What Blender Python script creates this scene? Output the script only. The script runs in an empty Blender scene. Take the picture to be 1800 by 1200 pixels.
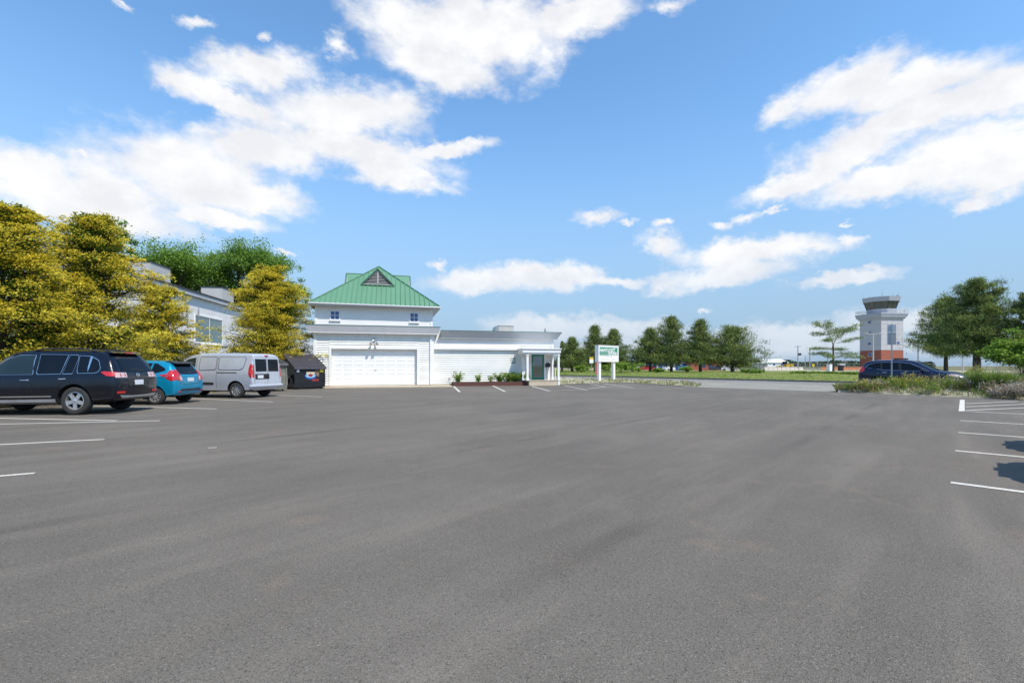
import bpy, bmesh, math, random
import numpy as np
from mathutils import Vector, Matrix
from mathutils.bvhtree import BVHTree

R = math.radians
SC = bpy.context.scene
COL = SC.collection

# ------------------------------------------------------------------ camera
CAM_H = 1.33
FPX = 820.0            # focal length in photo pixels (1800 px wide)
HOR = 643.0            # horizon row
cd = bpy.data.cameras.new("camera")
cd.sensor_width = 36.0
cd.lens = 36.0 * FPX / 1800.0
cd.shift_y = (HOR - 600.0) / 1800.0
cd.clip_start = 0.05
cd.clip_end = 6000
cam = bpy.data.objects.new("camera", cd)
COL.objects.link(cam)
cam.location = (0, 0, CAM_H)
cam.rotation_euler = (R(90), 0, 0)
SC.camera = cam

# ------------------------------------------------------------------ view
SC.view_settings.view_transform = 'Standard'
SC.view_settings.look = 'None'
SC.view_settings.exposure = 0.48
SC.view_settings.gamma = 1.0

# ------------------------------------------------------------------ sun
SUN_AZ = 45.0          # degrees to the right of straight behind the camera
SUN_EL = 56.0
sd = Vector((math.sin(R(SUN_AZ)) * math.cos(R(SUN_EL)), -math.cos(R(SUN_AZ)) * math.cos(R(SUN_EL)), math.sin(R(SUN_EL))))
sl = bpy.data.lights.new("sun", 'SUN')
sl.energy = 3.5
sl.angle = R(0.5)
sl.color = (1.0, 0.93, 0.82)
sun = bpy.data.objects.new("sun", sl)
COL.objects.link(sun)
sun.rotation_euler = sd.to_track_quat('Z', 'Y').to_euler()
sun.location = (20, -30, 50)

# ------------------------------------------------------------------ world: sky texture with drifting cumulus
W = bpy.data.worlds.new("World")
SC.world = W
W.use_nodes = True
wt = W.node_tree
wt.nodes.clear()
def wn(t, **k):
    n = wt.nodes.new(t)
    for a, b in k.items():
        setattr(n, a, b)
    return n
def wl(a, b):
    wt.links.new(a, b)
def wm(op, a, b=None, c=None, clamp=False):
    n = wn('ShaderNodeMath', operation=op, use_clamp=clamp)
    for i, v in enumerate((a, b, c)):
        if v is None:
            continue
        if isinstance(v, (int, float)):
            n.inputs[i].default_value = v
        else:
            wl(v, n.inputs[i])
    return n.outputs[0]
out = wn('ShaderNodeOutputWorld')
bg = wn('ShaderNodeBackground')
bg.inputs['Strength'].default_value = 0.125
wl(bg.outputs[0], out.inputs['Surface'])
sky = wn('ShaderNodeTexSky')
sky.sky_type = 'NISHITA'
sky.sun_disc = False
sky.sun_elevation = R(SUN_EL)
sky.sun_rotation = R(180.0 - SUN_AZ)
sky.altitude = 0.0
sky.air_density = 1.0
sky.dust_density = 0.1
sky.ozone_density = 2.2
tint = wn('ShaderNodeMix', data_type='RGBA', blend_type='MULTIPLY')
tint.inputs[0].default_value = 1.0
wl(sky.outputs[0], tint.inputs[6])
tint.inputs[7].default_value = (1.04, 1.36, 1.46, 1)
tc = wn('ShaderNodeTexCoord')
sx = wn('ShaderNodeSeparateXYZ')
wl(tc.outputs['Generated'], sx.inputs[0])
az = wm('ARCTAN2', sx.outputs[0], sx.outputs[1])
hyp = wm('SQRT', wm('ADD', wm('MULTIPLY', sx.outputs[0], sx.outputs[0]), wm('MULTIPLY', sx.outputs[1], sx.outputs[1])))
te = wm('DIVIDE', sx.outputs[2], wm('MAXIMUM', hyp, 0.02))
cv = wn('ShaderNodeCombineXYZ')
wl(az, cv.inputs[0]); wl(te, cv.inputs[1])
def noise3(vec, scale, detail, rough, stretch=(1, 1.25, 1), off=(0, 0, 0)):
    mp = wn('ShaderNodeMapping')
    mp.inputs['Scale'].default_value = stretch
    mp.inputs['Location'].default_value = off
    wl(vec, mp.inputs['Vector'])
    n = wn('ShaderNodeTexNoise')
    n.noise_dimensions = '3D'
    n.inputs['Scale'].default_value = scale
    n.inputs['Detail'].default_value = detail
    n.inputs['Roughness'].default_value = rough
    wl(mp.outputs[0], n.inputs['Vector'])
    return n
nw = noise3(cv.outputs[0], 7.0, 5.0, 0.6)
v1 = wn('ShaderNodeVectorMath', operation='SUBTRACT')
wl(nw.outputs['Color'], v1.inputs[0]); v1.inputs[1].default_value = (0.5, 0.5, 0.5)
v2 = wn('ShaderNodeVectorMath', operation='MULTIPLY')
wl(v1.outputs[0], v2.inputs[0]); v2.inputs[1].default_value = (0.065, 0.05, 0.0)
v3 = wn('ShaderNodeVectorMath', operation='ADD')
wl(cv.outputs[0], v3.inputs[0]); wl(v2.outputs[0], v3.inputs[1])
nw2 = noise3(cv.outputs[0], 30.0, 4.0, 0.65, off=(5.2, 2.7, 0))
v4 = wn('ShaderNodeVectorMath', operation='SUBTRACT')
wl(nw2.outputs['Color'], v4.inputs[0]); v4.inputs[1].default_value = (0.5, 0.5, 0.5)
v5 = wn('ShaderNodeVectorMath', operation='MULTIPLY')
wl(v4.outputs[0], v5.inputs[0]); v5.inputs[1].default_value = (0.05, 0.04, 0.0)
v6 = wn('ShaderNodeVectorMath', operation='ADD')
wl(v3.outputs[0], v6.inputs[0]); wl(v5.outputs[0], v6.inputs[1])
warp = v6.outputs[0]
# cumulus: direction (in photo columns/rows), half sizes, tilt
CLOUDS = [
 (50, 315, 120, 55, 12), (150, 362, 240, 42, 4), (330, 300, 170, 75, -6), (450, 262, 150, 45, -5), (385, 385, 100, 20, 0),
 (420, 345, 130, 32, 0), (620, 262, 170, 36, 5), (785, 262, 75, 16, -8), (765, 325, 44, 13, 5), (690, 300, 110, 28, 10),
 (600, 195, 135, 48, -8), (705, 185, 62, 50, 20), (455, 128, 90, 38, -12), (310, 142, 62, 24, 12), (395, 172, 95, 28, 14),
 (500, 112, 50, 34, -25), (600, 82, 22, 26, 0), (655, 50, 55, 32, 20), (750, 58, 130, 62, 10), (850, 55, 150, 78, 0), (1010, 28, 105, 46, -10),
 (965, 95, 40, 55, 25), (780, 118, 120, 42, 10), (205, 335, 100, 48, 15), (365, 225, 60, 22, -20),
 (340, 38, 34, 12, -30), (215, 8, 30, 9, 10), (465, 64, 24, 12, -20), (1180, 8, 42, 16, 0), (140, 262, 14, 10, 20),
 (1385, 190, 62, 24, -28), (1480, 150, 112, 44, -10), (1620, 150, 145, 42, 0), (1740, 165, 110, 52, 5), (1590, 212, 200, 38, -4),
 (1710, 270, 190, 58, 0), (1500, 268, 120, 38, -14), (1395, 325, 100, 24, -8), (1560, 318, 170, 34, 0), (1780, 300, 90, 36, 0),
 (1725, 350, 46, 13, -8), (1050, 377, 44, 13, 0), (1100, 387, 22, 6, 0), (1265, 401, 17, 9, 0), (1312, 390, 44, 10, -18), (1355, 372, 26, 6, -20), (1497, 412, 22, 16, 30),
 (1160, 391, 15, 8, 0), (1484, 386, 12, 6, 0), (1155, 425, 48, 20, 28), (1320, 445, 140, 25, -2), (1425, 434, 62, 11, 4), (1265, 485, 120, 25, -6),
 (1175, 505, 50, 9, -10), (1480, 490, 88, 14, -5), (835, 497, 92, 22, -4), (950, 485, 115, 24, 2), (1060, 494, 90, 11, 2),
 (765, 465, 16, 9, 0), (970, 575, 125, 22, 2), (1110, 580, 110, 20, 0), (1350, 590, 130, 22, 0), (1590, 566, 130, 26, 0), (1240, 549, 12, 5, 0), (1250, 612, 430, 24, 0), (720, 610, 260, 26, 0), (1700, 605, 200, 26, 0), (500, 442, 26, 6, 0),
]
acc = None
for (px, py, rx, ry, rot) in CLOUDS:
    u = (px - 900) / FPX
    ca = 1.0 / math.sqrt(1 + u * u)
    a0 = math.atan(u)
    t0 = (HOR - py) / FPX * ca
    mp = wn('ShaderNodeMapping', vector_type='TEXTURE')
    mp.inputs['Location'].default_value = (a0, t0, 0)
    mp.inputs['Rotation'].default_value = (0, 0, R(-rot))
    thin = rx < 64          # small clouds are thin and soft
    gsc = 1.65 if thin else 1.12
    mp.inputs['Scale'].default_value = (gsc * rx / FPX * ca * ca, gsc * ry / FPX * ca, 1)
    wl(warp, mp.inputs['Vector'])
    ln = wn('ShaderNodeVectorMath', operation='LENGTH')
    wl(mp.outputs[0], ln.inputs[0])
    dist = wm('ADD', ln.outputs['Value'], 0.42) if thin else ln.outputs['Value']
    acc = dist if acc is None else wm('SMOOTH_MIN', acc, dist, 0.22)
f = wm('SUBTRACT', 1.0, acc)
n2 = noise3(cv.outputs[0], 11.0, 8.0, 0.60)
f2 = wm('ADD', f, wm('MULTIPLY', wm('SUBTRACT', n2.outputs['Fac'], 0.49), 1.35))
dens = wn('ShaderNodeMapRange', interpolation_type='SMOOTHSTEP')
dens.inputs['From Min'].default_value = -0.18
dens.inputs['From Max'].default_value = 0.56
dens.inputs['To Max'].default_value = 0.99
wl(f2, dens.inputs['Value'])
# only above the horizon
up = wn('ShaderNodeMapRange'); up.inputs['From Min'].default_value = 0.0; up.inputs['From Max'].default_value = 0.03
wl(te, up.inputs['Value'])
low = wn('ShaderNodeMapRange'); low.inputs['From Min'].default_value = 0.04; low.inputs['From Max'].default_value = 0.22
low.inputs['To Min'].default_value = 0.45; low.inputs['To Max'].default_value = 1.0
wl(te, low.inputs['Value'])
dfin = wm('MULTIPLY', wm('MULTIPLY', dens.outputs[0], up.outputs[0]), low.outputs[0])
# cloud tone: bright billows, faint lilac-grey folds
n3 = noise3(cv.outputs[0], 9.0, 6.0, 0.6, off=(3.1, 1.3, 0))
cr = wn('ShaderNodeMix', data_type='RGBA')
mr = wn('ShaderNodeMapRange'); mr.inputs['From Min'].default_value = 0.38; mr.inputs['From Max'].default_value = 0.62
wl(n3.outputs['Fac'], mr.inputs['Value'])
wl(mr.outputs[0], cr.inputs[0])
cr.inputs[6].default_value = (5.0, 5.05, 5.25, 1)
cr.inputs[7].default_value = (5.9, 5.9, 5.95, 1)
# paler air towards the horizon
hz = wn('ShaderNodeMapRange', interpolation_type='SMOOTHERSTEP'); hz.inputs['From Min'].default_value = -0.10; hz.inputs['From Max'].default_value = 0.62
hz.inputs['To Min'].default_value = 1.0; hz.inputs['To Max'].default_value = 0.0
wl(te, hz.inputs['Value'])
hm = wn('ShaderNodeMix', data_type='RGBA')
wl(hz.outputs[0], hm.inputs[0]); wl(tint.outputs[2], hm.inputs[6]); hm.inputs[7].default_value = (2.0, 2.80, 3.85, 1)
mx = wn('ShaderNodeMix', data_type='RGBA')
wl(dfin, mx.inputs[0]); wl(hm.outputs[2], mx.inputs[6]); wl(cr.outputs[2], mx.inputs[7])
wl(mx.outputs[2], bg.inputs['Color'])

# ------------------------------------------------------------------ helpers
def ground_at(px, py, h=0.0):
    z = (CAM_H - h) * FPX / (py - HOR)
    return ((px - 900) / FPX * z, z)
def tag(o, label=None, cat=None, group=None, kind=None):
    if label: o['label'] = label
    if cat: o['category'] = cat
    if group: o['group'] = group
    if kind: o['kind'] = kind
    return o
def thing(name, label, cat, loc=(0, 0, 0), rz=0.0, group=None):
    o = bpy.data.objects.new(name, None)
    COL.objects.link(o)
    o.empty_display_size = 0.2
    o.location = loc
    o.rotation_euler = (0, 0, rz)
    return tag(o, label, cat, group)
def link(name, me, parent=None):
    o = bpy.data.objects.new(name, me)
    COL.objects.link(o)
    if parent is not None:
        o.parent = parent
    return o
def copy_tree(o, parent=None):
    c = o.copy()
    COL.objects.link(c)
    if parent is not None:
        c.parent = parent
    for ch in list(o.children):
        copy_tree(ch, c)
    return c

class MB:
    """collects shapes, then links them as ONE mesh object"""
    def __init__(s):
        s.v = []; s.f = []; s.m = []; s.sm = []
    def add(s, vs, fs, mi=0, smooth=False):
        b = len(s.v)
        s.v.extend([tuple(p) for p in vs])
        for f in fs:
            s.f.append(tuple(b + i for i in f)); s.m.append(mi); s.sm.append(smooth)
    def box(s, x0, x1, y0, y1, z0, z1, mi=0, M=None):
        vs = [(x0, y0, z0), (x1, y0, z0), (x1, y1, z0), (x0, y1, z0), (x0, y0, z1), (x1, y0, z1), (x1, y1, z1), (x0, y1, z1)]
        if M is not None:
            vs = [M @ Vector(p) for p in vs]
        s.add(vs, [(0, 3, 2, 1), (4, 5, 6, 7), (0, 1, 5, 4), (1, 2, 6, 5), (2, 3, 7, 6), (3, 0, 4, 7)], mi)
        return s
    def cbox(s, c, d, mi=0, M=None):
        return s.box(c[0] - d[0] / 2, c[0] + d[0] / 2, c[1] - d[1] / 2, c[1] + d[1] / 2, c[2] - d[2] / 2, c[2] + d[2] / 2, mi, M)
    def quad(s, a, b, c, d, mi=0):
        s.add([a, b, c, d], [(0, 1, 2, 3)], mi); return s
    def poly(s, pts, mi=0):
        s.add(pts, [tuple(range(len(pts)))], mi); return s
    def prism(s, pts, off, mi=0):
        """closed prism: polygon pts (3-D, planar) swept by vector off"""
        n = len(pts); o = Vector(off)
        vs = [Vector(p) for p in pts] + [Vector(p) + o for p in pts]
        fs = [tuple(range(n))[::-1], tuple(range(n, 2 * n))]
        for i in range(n):
            j = (i + 1) % n
            fs.append((i, j, n + j, n + i))
        s.add(vs, fs, mi); return s
    def tube(s, pts, rad, seg=8, mi=0, caps=True):
        pts = [Vector(p) for p in pts]
        if isinstance(rad, (int, float)): rad = [rad] * len(pts)
        vs = []; n = len(pts)
        for i, p in enumerate(pts):
            t = (pts[min(i + 1, n - 1)] - pts[max(i - 1, 0)]).normalized()
            a = Vector((0, 0, 1)) if abs(t.z) < 0.9 else Vector((1, 0, 0))
            e1 = t.cross(a).normalized(); e2 = t.cross(e1)
            for k in range(seg):
                w = 2 * math.pi * k / seg
                vs.append(p + (e1 * math.cos(w) + e2 * math.sin(w)) * rad[i])
        fs = []
        for i in range(n - 1):
            for k in range(seg):
                k2 = (k + 1) % seg
                fs.append((i * seg + k, i * seg + k2, (i + 1) * seg + k2, (i + 1) * seg + k))
        s.add(vs, fs, mi, True)
        if caps:
            s.add(vs[:seg], [tuple(range(seg))], mi); s.add(vs[-seg:], [tuple(range(seg))[::-1]], mi)
        return s
    def lathe(s, prof, seg=24, M=None, mi=0, closed=False):
        """profile of (r, h) turned about the local z axis"""
        vs = []; n = len(prof)
        for (r, h) in prof:
            for k in range(seg):
                w = 2 * math.pi * k / seg
                p = Vector((r * math.cos(w), r * math.sin(w), h))
                vs.append(M @ p if M is not None else p)
        fs = []
        for i in range(n if closed else n - 1):
            i2 = (i + 1) % n
            for k in range(seg):
                k2 = (k + 1) % seg
                fs.append((i * seg + k, i * seg + k2, i2 * seg + k2, i2 * seg + k))
        s.add(vs, fs, mi, True)
        return s
    def mesh(s, name, mats):
        me = bpy.data.meshes.new(name)
        me.from_pydata(s.v, [], s.f)
        if not isinstance(mats, (list, tuple)): mats = [mats]
        for m in mats: me.materials.append(m)
        me.polygons.foreach_set('material_index', s.m)
        me.polygons.foreach_set('use_smooth', s.sm)
        me.update()
        return me
    def build(s, name, mats, parent=None, recalc=True, angle=35):
        me = s.mesh(name, mats)
        if recalc:
            bm = bmesh.new(); bm.from_mesh(me)
            bmesh.ops.recalc_face_normals(bm, faces=bm.faces)
            bm.to_mesh(me); bm.free()
        if any(s.sm):
            me.set_sharp_from_angle(angle=R(angle))
        return link(name, me, parent)

def sheet(name, pts, z, mat, sub=0):
    """flat polygon on the ground"""
    me = bpy.data.meshes.new(name)
    bm = bmesh.new()
    vs = [bm.verts.new((p[0], p[1], z)) for p in pts]
    f = bm.faces.new(vs)
    if f.normal.z < 0: f.normal_flip()
    bmesh.ops.triangulate(bm, faces=bm.faces)
    bm.normal_update()
    for f in bm.faces:
        if f.normal.z < 0: f.normal_flip()
    bm.to_mesh(me); bm.free()
    me.materials.append(mat)
    o = link(name, me)
    o['kind'] = 'structure'
    return o
def structure(o):
    o['kind'] = 'structure'
    return o

def text_obj(name, body, size, mat, parent, M, depth=0.004, bold=0.0, sx=1.0):
    cu = bpy.data.curves.new(name, 'FONT')
    cu.body = body; cu.size = size; cu.align_x = 'CENTER'; cu.align_y = 'CENTER'
    cu.extrude = depth; cu.offset = bold; cu.resolution_u = 3
    tmp = bpy.data.objects.new(name + "_tmp", cu)
    COL.objects.link(tmp)
    dg = bpy.context.evaluated_depsgraph_get()
    me = bpy.data.meshes.new_from_object(tmp.evaluated_get(dg))
    bpy.data.objects.remove(tmp); bpy.data.curves.remove(cu)
    me.transform(Matrix.Diagonal((sx, 1, 1, 1)))
    me.transform(M)
    me.materials.clear(); me.materials.append(mat)
    return link(name, me, parent)
# ------------------------------------------------------------------ materials
class NT:
    def __init__(s, name):
        s.mat = bpy.data.materials.new(name); s.mat.use_nodes = True
        s.t = s.mat.node_tree; s.t.nodes.clear()
        s.out = s.n('ShaderNodeOutputMaterial')
        s.p = s.n('ShaderNodeBsdfPrincipled')
        s.t.links.new(s.p.outputs[0], s.out.inputs['Surface'])
    def n(s, ty, **k):
        x = s.t.nodes.new(ty)
        for a, b in k.items(): setattr(x, a, b)
        return x
    def l(s, a, b): s.t.links.new(a, b)
    def coord(s, kind='Object', scale=(1, 1, 1), rot=(0, 0, 0)):
        c = s.n('ShaderNodeTexCoord'); m = s.n('ShaderNodeMapping')
        m.inputs['Scale'].default_value = scale; m.inputs['Rotation'].default_value = rot
        s.l(c.outputs[kind], m.inputs['Vector'])
        return m.outputs[0]
    def noise(s, vec, scale, detail=3, rough=0.5):
        x = s.n('ShaderNodeTexNoise'); x.inputs['Scale'].default_value = scale
        x.inputs['Detail'].default_value = detail; x.inputs['Roughness'].default_value = rough
        s.l(vec, x.inputs['Vector']); return x.outputs['Fac']
    def rng(s, v, a, b, c=0.0, d=1.0):
        x = s.n('ShaderNodeMapRange'); x.inputs['From Min'].default_value = a; x.inputs['From Max'].default_value = b
        x.inputs['To Min'].default_value = c; x.inputs['To Max'].default_value = d
        s.l(v, x.inputs['Value']); return x.outputs[0]
    def mix(s, fac, a, b, mode='MIX'):
        x = s.n('ShaderNodeMix', data_type='RGBA', blend_type=mode)
        for i, v in ((0, fac), (6, a), (7, b)):
            if isinstance(v, (int, float)): x.inputs[i].default_value = v
            elif isinstance(v, tuple): x.inputs[i].default_value = (v[0], v[1], v[2], 1)
            else: s.l(v, x.inputs[i])
        return x.outputs[2]
    def math(s, op, a, b=0.0):
        x = s.n('ShaderNodeMath', operation=op)
        for i, v in ((0, a), (1, b)):
            if isinstance(v, (int, float)): x.inputs[i].default_value = v
            else: s.l(v, x.inputs[i])
        return x.outputs[0]
    def bump(s, h, strength=0.3, dist=0.01):
        b = s.n('ShaderNodeBump'); b.inputs['Strength'].default_value = strength; b.inputs['Distance'].default_value = dist
        s.l(h, b.inputs['Height']); s.l(b.outputs[0], s.p.inputs['Normal'])
    def set(s, **k):
        for a, v in k.items():
            i = s.p.inputs[a.replace('_', ' ')]
            if isinstance(v, (int, float)): i.default_value = v
            elif isinstance(v, tuple): i.default_value = (v[0], v[1], v[2], 1)
            else: s.l(v, i)
        return s

def plain(name, c, rough=0.6, var=0.10, scale=6.0, metal=0.0, coat=0.0, spec=0.5, bump=0.0, bscale=60.0):
    """solid colour with mild mottling"""
    t = NT(name)
    v = t.coord('Object')
    n = t.noise(v, scale, 5, 0.6)
    a = tuple(x * (1 - var) for x in c); b = tuple(min(1, x * (1 + var)) for x in c)
    t.set(Base_Color=t.mix(t.rng(n, 0.3, 0.7), a, b), Roughness=rough, Metallic=metal)
    t.p.inputs['Coat Weight'].default_value = coat
    t.p.inputs['Coat Roughness'].default_value = 0.03
    t.p.inputs['Specular IOR Level'].default_value = spec
    if bump > 0:
        t.bump(t.noise(v, bscale, 3, 0.6), bump, 0.01)
    return t.mat

def paint(name, c, metal=0.3, rough=0.35, var=0.06):
    t = NT(name)
    v = t.coord('Object')
    n = t.noise(v, 2.0, 3)
    dust = t.noise(v, 9.0, 6, 0.7)
    fl = t.noise(v, 900.0, 1)
    a = tuple(x * (1 - var) for x in c); b = tuple(min(1, x * (1 + var)) for x in c)
    col = t.mix(t.rng(n, 0.3, 0.7), a, b)
    col = t.mix(t.rng(dust, 0.45, 0.8, 0.0, 0.012), col, (0.32, 0.30, 0.27))
    t.set(Base_Color=col, Metallic=metal, Roughness=t.rng(fl, 0.3, 0.7, rough * 0.9, rough * 1.1))
    t.p.inputs['Coat Weight'].default_value = 0.75
    t.p.inputs['Coat Roughness'].default_value = 0.03
    t.p.inputs['Specular IOR Level'].default_value = 0.2
    return t.mat

def leafmat(name, c1, c2, trans=0.25):
    """foliage: every leaf its own tone between c1 and c2"""
    t = NT(name)
    g = t.n('ShaderNodeNewGeometry')
    col = t.mix(g.outputs['Random Per Island'], c1, c2)
    t.set(Base_Color=col, Roughness=0.55)
    t.p.inputs['Specular IOR Level'].default_value = 0.25
    tr = t.n('ShaderNodeBsdfTranslucent'); t.l(col, tr.inputs['Color'])
    m = t.n('ShaderNodeMixShader'); m.inputs[0].default_value = trans
    t.l(t.p.outputs[0], m.inputs[1]); t.l(tr.outputs[0], m.inputs[2]); t.l(m.outputs[0], t.out.inputs['Surface'])
    return t.mat

def asphalt_mat(name, dark, light, seam=True):
    t = NT(name)
    v = t.coord('Object')
    lanes = t.coord('Object', rot=(0, 0, R(-47)))          # paving ran along this direction
    st = t.n('ShaderNodeMapping'); st.inputs['Scale'].default_value = (0.10, 0.62, 1); t.l(lanes, st.inputs['Vector'])
    streak = t.noise(st.outputs[0], 1.3, 5, 0.62)
    st2 = t.n('ShaderNodeMapping'); st2.inputs['Scale'].default_value = (0.25, 1.6, 1); t.l(lanes, st2.inputs['Vector'])
    streak2 = t.noise(st2.outputs[0], 1.1, 4, 0.6)
    patch = t.noise(v, 0.22, 5, 0.6)
    mid = t.noise(v, 1.7, 5, 0.65)
    base = t.mix(t.rng(streak, 0.32, 0.68), dark, light)
    base = t.mix(t.rng(patch, 0.38, 0.66, 0.0, 0.6), base, tuple(x * 0.74 for x in dark))
    base = t.mix(t.rng(streak2, 0.50, 0.72, 0.0, 0.38), base, (light[0] * 1.40, light[1] * 1.34, light[2] * 1.28))
    base = t.mix(t.rng(mid, 0.35, 0.7, 0.0, 0.22), base, tuple(x * 0.8 for x in dark))
    # worn, slightly rusty stains and dark drips
    stain = t.noise(v, 0.9, 6, 0.75)
    base = t.mix(t.rng(stain, 0.56, 0.72, 0.0, 0.5), base, (light[0] * 1.30, light[1] * 1.08, light[2] * 0.94))
    drip = t.n('ShaderNodeTexVoronoi'); drip.inputs['Scale'].default_value = 0.55
    vv = t.n('ShaderNodeMix', data_type='VECTOR'); 
    t.l(v, drip.inputs['Vector'])
    dsum = t.math('ADD', drip.outputs['Distance'], t.rng(mid, 0.2, 0.8, -0.08, 0.12))
    base = t.mix(t.rng(dsum, 0.03, 0.18, 0.38, 0.0), base, tuple(x * 0.6 for x in dark))
    if seam:
        wv = t.n('ShaderNodeTexWave', wave_type='BANDS', bands_direction='Y')
        wv.inputs['Scale'].default_value = 0.085; wv.inputs['Distortion'].default_value = 0.25; wv.inputs['Detail'].default_value = 2
        t.l(lanes, wv.inputs['Vector'])
        gate = t.rng(t.noise(lanes, 0.35, 3), 0.45, 0.62)
        base = t.mix(t.math('MULTIPLY', t.rng(wv.outputs['Fac'], 0.985, 1.0, 0.0, 0.55), gate), base, tuple(x * 0.62 for x in dark))
    # hairline cracks that wander and break off
    wob = t.n('ShaderNodeTexNoise'); wob.inputs['Scale'].default_value = 1.6; wob.inputs['Detail'].default_value = 5; t.l(v, wob.inputs['Vector'])
    wv_ = t.n('ShaderNodeVectorMath', operation='MULTIPLY_ADD'); t.l(wob.outputs['Color'], wv_.inputs[0]); wv_.inputs[1].default_value = (0.9, 0.9, 0.0); t.l(v, wv_.inputs[2])
    ck = t.n('ShaderNodeTexVoronoi', feature='DISTANCE_TO_EDGE'); ck.inputs['Scale'].default_value = 0.21; t.l(wv_.outputs[0], ck.inputs['Vector'])
    ckg = t.math('MULTIPLY', t.rng(ck.outputs['Distance'], 0.0008, 0.0028, 1.0, 0.0), t.rng(t.noise(v, 0.9, 4, 0.6), 0.54, 0.62))
    base = t.mix(t.math('MULTIPLY', ckg, 0.40), base, tuple(x * 0.35 for x in dark))
    # aggregate
    a1 = t.n('ShaderNodeTexVoronoi'); a1.inputs['Scale'].default_value = 150.0; t.l(v, a1.inputs['Vector'])
    a2 = t.noise(v, 210.0, 2, 0.7)
    a3 = t.noise(v, 70.0, 3, 0.7)
    sep = t.n('ShaderNodeSeparateColor'); t.l(a1.outputs['Color'], sep.inputs[0])
    base = t.mix(1.0, base, t.mix(t.rng(a2, 0.3, 0.7), (0.48, 0.48, 0.48), (1.58, 1.55, 1.52)), 'MULTIPLY')
    base = t.mix(1.0, base, t.mix(t.rng(a3, 0.3, 0.7), (0.74, 0.74, 0.74), (1.28, 1.28, 1.28)), 'MULTIPLY')
    base = t.mix(t.rng(sep.outputs[0], 0.94, 0.98, 0.0, 0.4), base, (0.34, 0.32, 0.28))
    base = t.mix(t.rng(sep.outputs[1], 0.90, 0.95, 0.0, 0.7), base, tuple(x * 0.35 for x in dark))
    a4 = t.n('ShaderNodeTexVoronoi'); a4.inputs['Scale'].default_value = 26.0; t.l(v, a4.inputs['Vector'])
    sep4 = t.n('ShaderNodeSeparateColor'); t.l(a4.outputs['Color'], sep4.inputs[0])
    spot = t.math('MULTIPLY', t.rng(sep4.outputs[0], 0.993, 0.996), t.rng(a4.outputs['Distance'], 0.10, 0.16, 1.0, 0.0))
    base = t.mix(t.math('MULTIPLY', spot, 0.8), base, (0.45, 0.43, 0.40))
    t.set(Base_Color=base, Roughness=0.82)
    t.p.inputs['Specular IOR Level'].default_value = 0.25
    t.bump(t.math('ADD', a2, t.math('MULTIPLY', a1.outputs['Distance'], 0.8)), 0.55, 0.008)
    return t.mat

def ground_mat(name, cols, scale=0.6, rough=0.95, fine=30.0, bump=0.4):
    t = NT(name)
    v = t.coord('Object')
    n1 = t.noise(v, scale, 6, 0.65); n2 = t.noise(v, scale * 7, 5, 0.7); n3 = t.noise(v, fine, 3, 0.7)
    c = t.mix(t.rng(n1, 0.35, 0.65), cols[0], cols[1])
    c = t.mix(t.rng(n2, 0.45, 0.7, 0.0, 0.8), c, cols[2])
    c = t.mix(1.0, c, t.mix(t.rng(n3, 0.3, 0.7), (0.65, 0.65, 0.65), (1.35, 1.35, 1.35)), 'MULTIPLY')
    t.set(Base_Color=c, Roughness=rough)
    t.p.inputs['Specular IOR Level'].default_value = 0.1
    t.bump(n3, bump, 0.05)
    return t.mat

def wood_grain(name, c, along=(1, 8, 8)):
    t = NT(name)
    v = t.coord('Object', scale=along)
    n = t.noise(v, 3.0, 6, 0.7)
    t.set(Base_Color=t.mix(t.rng(n, 0.3, 0.7), tuple(x * 0.7 for x in c), tuple(x * 1.3 for x in c)), Roughness=0.8)
    t.bump(n, 0.3, 0.01)
    return t.mat

def glassmat(name, c, rough=0.03, ior=1.6, spec=0.6):
    t = NT(name)
    n = t.noise(t.coord('Object'), 1.5, 2)
    t.set(Base_Color=t.mix(t.rng(n, 0.3, 0.7), tuple(x * 0.8 for x in c), tuple(x * 1.2 for x in c)), Roughness=rough)
    t.p.inputs['IOR'].default_value = ior
    t.p.inputs['Specular IOR Level'].default_value = spec
    return t.mat

M = {}
M['asphalt'] = asphalt_mat('asphalt', (0.136, 0.122, 0.102), (0.182, 0.163, 0.138))
M['road'] = asphalt_mat('road_asphalt', (0.20, 0.195, 0.18), (0.27, 0.26, 0.24), seam=False)
M['apron'] = ground_mat('pale_concrete', ((0.26, 0.245, 0.21), (0.33, 0.31, 0.265), (0.20, 0.19, 0.165)), 0.5, 0.9, 40, 0.2)
M['tan_concrete'] = ground_mat('tan_concrete', ((0.55, 0.46, 0.34), (0.62, 0.53, 0.40), (0.45, 0.37, 0.27)), 1.2, 0.9, 50, 0.2)
M['line'] = None
M['grass'] = ground_mat('mown_grass', ((0.135, 0.19, 0.04), (0.185, 0.215, 0.055), (0.27, 0.24, 0.10)), 0.25, 1.0, 9, 0.8)
M['verge'] = ground_mat('gravel_verge', ((0.40, 0.35, 0.27), (0.54, 0.49, 0.39), (0.17, 0.21, 0.06)), 0.7, 1.0, 22, 0.8)
M['sand'] = ground_mat('sandy_ground', ((0.40, 0.36, 0.28), (0.34, 0.31, 0.22), (0.22, 0.21, 0.11)), 0.05, 1.0, 6, 0.3)
M['terrain'] = ground_mat('terrain', ((0.13, 0.14, 0.055), (0.17, 0.16, 0.08), (0.22, 0.20, 0.12)), 0.02, 1.0, 3, 0.3)
M['mulch'] = ground_mat('mulch', ((0.07, 0.05, 0.035), (0.11, 0.08, 0.05), (0.05, 0.06, 0.02)), 1.5, 1.0, 30, 0.9)
M['kerb'] = plain('kerb_stone', (0.16, 0.15, 0.13), 0.9, 0.3, 3, bump=0.3)

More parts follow.
